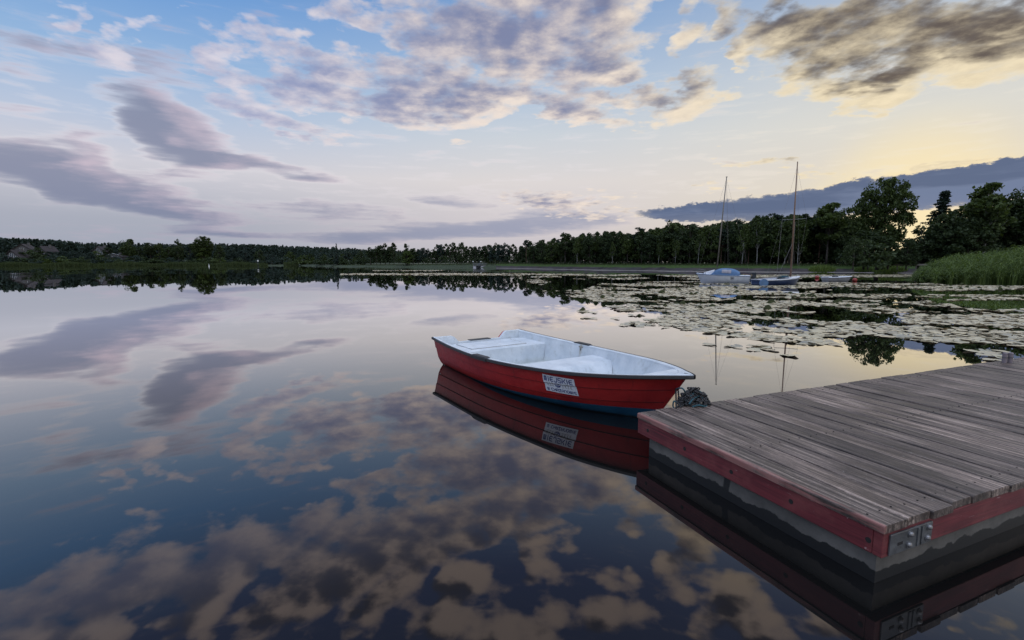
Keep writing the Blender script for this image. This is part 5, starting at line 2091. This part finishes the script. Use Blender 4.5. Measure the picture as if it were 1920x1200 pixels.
# ------------------------------------------------------------------ left shore: houses and markers
def house(px, ybase, back, w_, d_, hw, hr, rz, label):
    P = shoreP(px, back)
    zb_ = atY(px, ybase, P[1])[2]
    h_ = empty('house', (P[0], P[1], zb_), rz)
    tag(h_, label, 'house')
    b = MB()
    b.box(-w_ / 2, w_ / 2, -d_ / 2, d_ / 2, -1.5, hw)
    b.add([(-w_ / 2, -d_ / 2, hw), (w_ / 2, -d_ / 2, hw), (0, -d_ / 2, hw + hr), (-w_ / 2, d_ / 2, hw), (w_ / 2, d_ / 2, hw), (0, d_ / 2, hw + hr)], [(0, 1, 2), (4, 3, 5)])
    b.build('wall', M['house_wall'], h_)
    r_ = MB()
    for s in (-1, 1):
        e0, e1 = s * (w_ / 2 + .4), -.4 * hr / (w_ / 2)
        r_.add([(e0, -d_ / 2 - .4, hw + e1 + .03), (0, -d_ / 2 - .4, hw + hr + .03), (0, d_ / 2 + .4, hw + hr + .03), (e0, d_ / 2 + .4, hw + e1 + .03),
                (e0, -d_ / 2 - .4, hw + e1 + .18), (0, -d_ / 2 - .4, hw + hr + .2), (0, d_ / 2 + .4, hw + hr + .2), (e0, d_ / 2 + .4, hw + e1 + .18)],
               [(0, 1, 2, 3), (4, 7, 6, 5), (0, 4, 5, 1), (3, 2, 6, 7), (0, 3, 7, 4)])
    ro_ = r_.build('roof', M['house_roof'], h_)
    c_ = MB()
    c_.box(.5, 1.1, .2, .8, hw + hr * .4, hw + hr + .7)
    c_.build('chimney', M['house_wall'], ro_)
    for xx, zz in ((-w_ * .22, .9), (w_ * .22, .9), (0, hw + .1)):
        q_ = MB()
        q_.box(xx - .5, xx + .5, -d_ / 2 - .03, -d_ / 2 + .02, zz, zz + 1.2)
        wn_ = q_.build('window', M['house_glass'], h_)
        q_ = MB()
        for a in ((-.56, -.5), (.5, .56), (-.03, .03)):
            q_.box(xx + a[0], xx + a[1], -d_ / 2 - .05, -d_ / 2 - .031, zz - .04, zz + 1.24)
        q_.build('frame', M['buoy_white'], wn_)


house(52, 484, 26, 7.0, 6.0, 2.4, 2.6, R(25), 'house with a brownish steep roof half hidden by the dark round tree')
house(35, 491, 9, 5.0, 4.5, 1.6, 2.3, R(8), 'small white-gabled house near the reeds on the left shore')
house(92, 484, 30, 4.5, 4.0, 2.6, 1.8, R(-15), 'small pale house showing one white corner right of the dark round tree')
house(194, 482, 30, 4.2, 4.0, 2.4, 1.6, R(5), 'pale house glimpsed through bushes left of the broadest tree')
house(222, 487, 12, 6.5, 3.0, 1.1, .8, R(-4), 'low shed with a brownish wall near the reeds, left of the broadest tree')

for px, py, kd, lab in ((392, 499.5, 'buoy', 'white marker buoy afloat before the left reed strip'), (484, 489, 'sign', 'white round sign on a pole in the left reeds')):
    if kd == 'buoy':
        P = at(px, py)
        k_ = P[1] / F
        bo = empty('marker_buoy', (P[0], P[1], 0))
        tag(bo, lab, 'buoy')
        b = MB()
        b.tube([(0, 0, -.2), (0, 0, 1.6 * k_)], [1.1 * k_, 1.0 * k_], 10)
        b.build('float', M['buoy_white'], bo, True, 40)
        b = MB()
        b.tube([(0, 0, 1.6 * k_), (0, 0, 4.6 * k_)], [.55 * k_, .3 * k_], 8)
        b.build('topmark', M['buoy_white'], bo, True, 40)
    else:
        P = shoreP(px, -2.4)
        k_ = P[1] / F
        z = atY(px, py, P[1])[2]
        so = empty('shore_sign', (P[0], P[1], 0), -math.atan2(P[0], P[1]))
        tag(so, lab, 'sign')
        b = MB()
        b.tube([(0, .06, -.5), (0, .06, z + .3)], .06, 8)
        b.build('pole', M['darkmetal'], so)
        b = MB()
        b.tube([(0, -.04, z), (0, .0, z)], 1.5 * k_, 16)
        b.build('plate', M['buoy_white'], so)

# ------------------------------------------------------------------ lily pads
rs = np.random.RandomState(33)
PADS = [
    ([(1130, 531), (1250, 528), (1500, 529.5), (1745, 531), (1780, 535), (1920, 536), (2250, 541), (2250, 740), (1890, 690), (1690, 668), (1560, 656), (1440, 640), (1330, 626), (1230, 608), (1165, 585), (1105, 560), (1092, 545)], 1.0),
    ([(1230, 516), (1720, 515.2), (1720, 519.4), (1280, 520)], .92),
    ([(640, 513), (900, 512.3), (1200, 515), (1200, 517.2), (900, 516), (640, 515.6)], .8),
    ([(700, 507), (830, 507), (830, 507.9), (700, 507.9)], .7),
    ([(1100, 519.5), (1300, 520), (1500, 522), (1500, 524), (1300, 525), (1140, 524)], .45),
    ([(1010, 535), (1100, 545), (1165, 590), (1240, 612), (1330, 632), (1450, 648), (1570, 664), (1680, 676), (1640, 690), (1500, 672), (1380, 652), (1240, 640), (1120, 610), (1040, 570)], .06),
    ([(1690, 592), (1930, 589), (1930, 611), (1700, 609)], 2.0),
    ([(960, 516), (1130, 520), (1130, 560), (1060, 545), (990, 530)], .13),
]
HOLES = [([(1768, 567), (1800, 562.5), (1930, 562), (1930, 580.5), (1840, 581), (1800, 577)], 1), ([(1525, 544.5), (1600, 543.5), (1760, 545), (1930, 543), (1930, 554), (1760, 552.5), (1600, 552), (1525, 551)], 1), ([(1330, 553.5), (1480, 553), (1480, 556.5), (1330, 557)], 1),
         ([(1690, 668), (1700, 655), (1790, 652), (1850, 668), (1885, 690)], 1), ([(1180, 538), (1300, 536.5), (1300, 539), (1190, 541)], .8),
         ([(1310, 533), (1405, 534.5), (1405, 539), (1330, 537)], .75), ([(1415, 537), (1510, 537), (1500, 541.5), (1430, 541.5)], .75)]


def poly_w(poly):
    return np.array([at(a, b)[:2] for a, b in poly])


def inside(P, poly):
    x, y_ = P[:, 0], P[:, 1]
    r = np.zeros(len(P), bool)
    j = len(poly) - 1
    for i in range(len(poly)):
        xi, yi, xj, yj = *poly[i], *poly[j]
        c_ = ((yi > y_) != (yj > y_)) & (x < (xj - xi) * (y_ - yi) / (yj - yi + 1e-12) + xi)
        r ^= c_
        j = i
    return r


gridn = rs.uniform(0, 1, (128, 128))


def vnoise(x, y_):
    xi, yi = np.floor(x).astype(int), np.floor(y_).astype(int)
    fx_, fy_ = x - xi, y_ - yi
    fx_, fy_ = fx_ * fx_ * (3 - 2 * fx_), fy_ * fy_ * (3 - 2 * fy_)
    g = lambda a, b: gridn[a % 128, b % 128]
    return (g(xi, yi) * (1 - fx_) + g(xi + 1, yi) * fx_) * (1 - fy_) + (g(xi, yi + 1) * (1 - fx_) + g(xi + 1, yi + 1) * fx_) * fy_


cand = []
for poly, dens in PADS:
    W_ = poly_w(poly)
    lo_, hi_ = W_.min(0), W_.max(0)
    st_ = .165 if hi_[1] < 45 else .27
    gx, gy = np.meshgrid(np.arange(lo_[0], hi_[0], st_), np.arange(lo_[1], hi_[1], st_))
    P = np.stack([gx.ravel(), gy.ravel()], 1) + rs.uniform(-.5, .5, (gx.size, 2)) * st_ * .95
    P = P[inside(P, W_)]
    nz_ = .55 * vnoise(P[:, 0] * .55, P[:, 1] * .55) + .3 * vnoise(P[:, 0] * 1.5 + 31, P[:, 1] * 1.5) + .15 * vnoise(P[:, 0] * 4 + 7, P[:, 1] * 4)
    keep = nz_ < (.545 if dens == 1 else .3 + .35 * dens) if dens > .2 else (nz_ < .33)
    P = P[keep & (rs.uniform(0, 1, len(P)) < (1 if dens > .5 else .8))]
    for hp_, pr in HOLES:
        ins_ = inside(P, poly_w(hp_))
        P = P[~(ins_ & (rs.uniform(0, 1, len(P)) < pr))]
    cand.append(P)
P = np.concatenate(cand)
P = P[P[:, 1] > 3]
# keep clear of hulls, dock and reeds
for o_, (lx, ly) in ((y1, (L1, B1)), (y2, (L2, B2)), (dg, (2.1, .95))):
    mi = (Matrix.Translation(o_.location) @ Matrix.Rotation(o_.rotation_euler.z, 4, 'Z')).inverted()
    lp_ = np.array([(mi @ Vector((a, b, 0)))[:2] for a, b in P])
    P = P[~((lp_[:, 0] > -.5) & (lp_[:, 0] < lx + .1) & (np.abs(lp_[:, 1]) < ly / 2 + .12))]
mi = (Matrix.Translation(dock.location) @ Matrix.Rotation(dock.rotation_euler.z, 4, 'Z')).inverted()
lp_ = np.array([(mi @ Vector((a, b, 0)))[:2] for a, b in P])
P = P[~((lp_[:, 0] > -.2) & (lp_[:, 0] < DL + .2) & (lp_[:, 1] > -.2))]
P = P[np.argsort(np.hypot(P[:, 0], P[:, 1]))]
NP = 14


def pad_verts(n, rs, rad):
    a = np.linspace(.22, 2 * math.pi - .22, NP)
    V = np.zeros((n, NP + 1, 3))
    r = rad[:, None] * (1 + rs.uniform(-.05, .05, (n, NP))) * (1 - .06 * (np.abs(a - math.pi) > 2.6))
    V[:, 1:, 0] = r * np.cos(a)
    V[:, 1:, 1] = r * np.sin(a) * .92
    V[:, 1:, 2] = rad[:, None] * (.05 * np.sin(2 * a + rs.uniform(0, 6, (n, 1))) + .035 * np.abs(rs.normal(size=(n, NP))))
    rz = rs.uniform(0, 6.28, n)
    c_, s_ = np.cos(rz)[:, None], np.sin(rz)[:, None]
    x, y_ = V[..., 0].copy(), V[..., 1].copy()
    V[..., 0], V[..., 1] = c_ * x - s_ * y_, s_ * x + c_ * y_
    V[..., 2] += V[..., 0] * rs.normal(0, .06, (n, 1)) + V[..., 1] * rs.normal(0, .06, (n, 1)) + rs.uniform(.006, .02, (n, 1))
    V[..., 2] = np.maximum(V[..., 2], .002)
    return V


fan = np.array([(0, i, i + 1) for i in range(1, NP)])
nind = 235
near_, far_ = P[:nind], P[nind:]
rad = np.where(far_[:, 1] > 40, .20, .118) * rs.uniform(.7, 1.25, len(far_))
V = pad_verts(len(far_), rs, rad)
V[..., 0] += far_[:, 0:1]
V[..., 1] += far_[:, 1:2]
fs = (np.arange(len(far_)) * (NP + 1))[:, None, None] + fan[None]
o = link('lily_pads', np_obj('lily_pads', V.reshape(-1, 3), 3, M['pad'], quads=fs.reshape(-1, 3)))
tag(o, 'sheet of pale shining lily pads covering the water before the boats', 'lily pads', kind='stuff')
pvar = [np_obj('lily_pad', pad_verts(1, rs, np.array([.12])).reshape(-1, 3), 3, M['pad'], quads=fan) for _ in range(6)]
for i, p in enumerate(near_):
    o = link('lily_pad', pvar[i % 6], None, (p[0], p[1], 0))
    o.rotation_euler = (0, 0, rs.uniform(0, 6.28))
    s = rs.uniform(.75, 1.25)
    o.scale = (s, s, 1)
    tag(o, 'round lily pad lying flat at the near edge of the pad field', 'lily pad', 'near lily pads')


def curled(seed):
    r_ = np.random.RandomState(seed)
    mb = MB()
    rows = []
    tw = r_.uniform(-.6, .6)
    for i in range(9):
        t = i / 8
        w_ = .12 * math.sin(math.pi * min(1, .12 + t * .9)) ** .6 + .01
        x = .30 * t - .15
        rows.append([(x, w_ * math.cos(a) * (1 if a < 1.57 else .8), .01 + .085 * math.sin(a) ** 2 * (.4 + .9 * math.sin(math.pi * t)) + .03 * math.sin(5 * t + tw)) for a in np.linspace(.1 + tw * .2, 2.5, 7)])
    mb.grid(rows)
    return mb.mesh('lily_leaf', M['curl'], True)


M['curl'] = simple('lily_leaf_underside', (.04, .045, .018), .8, .5, 12, spec=.1)
cvar = [curled(k) for k in range(5)]
sel = P[(P[:, 1] < 32) & (P[:, 1] > 12.5)]
sel = sel[rs.permutation(len(sel))[:140]]
for i, p in enumerate(sel):
    o = link('lily_leaf', cvar[i % 5], None, (p[0], p[1], .004))
    o.rotation_euler = (0, 0, rs.uniform(0, 6.28))
    s = rs.uniform(.5, 1.0)
    o.scale = (s, s, s * rs.uniform(.6, 1.2))
    tag(o, 'curled dark lily leaf standing up among the flat pads', 'lily leaf', 'curled lily leaves')
print('objects', len(bpy.data.objects), 'pads', len(P))
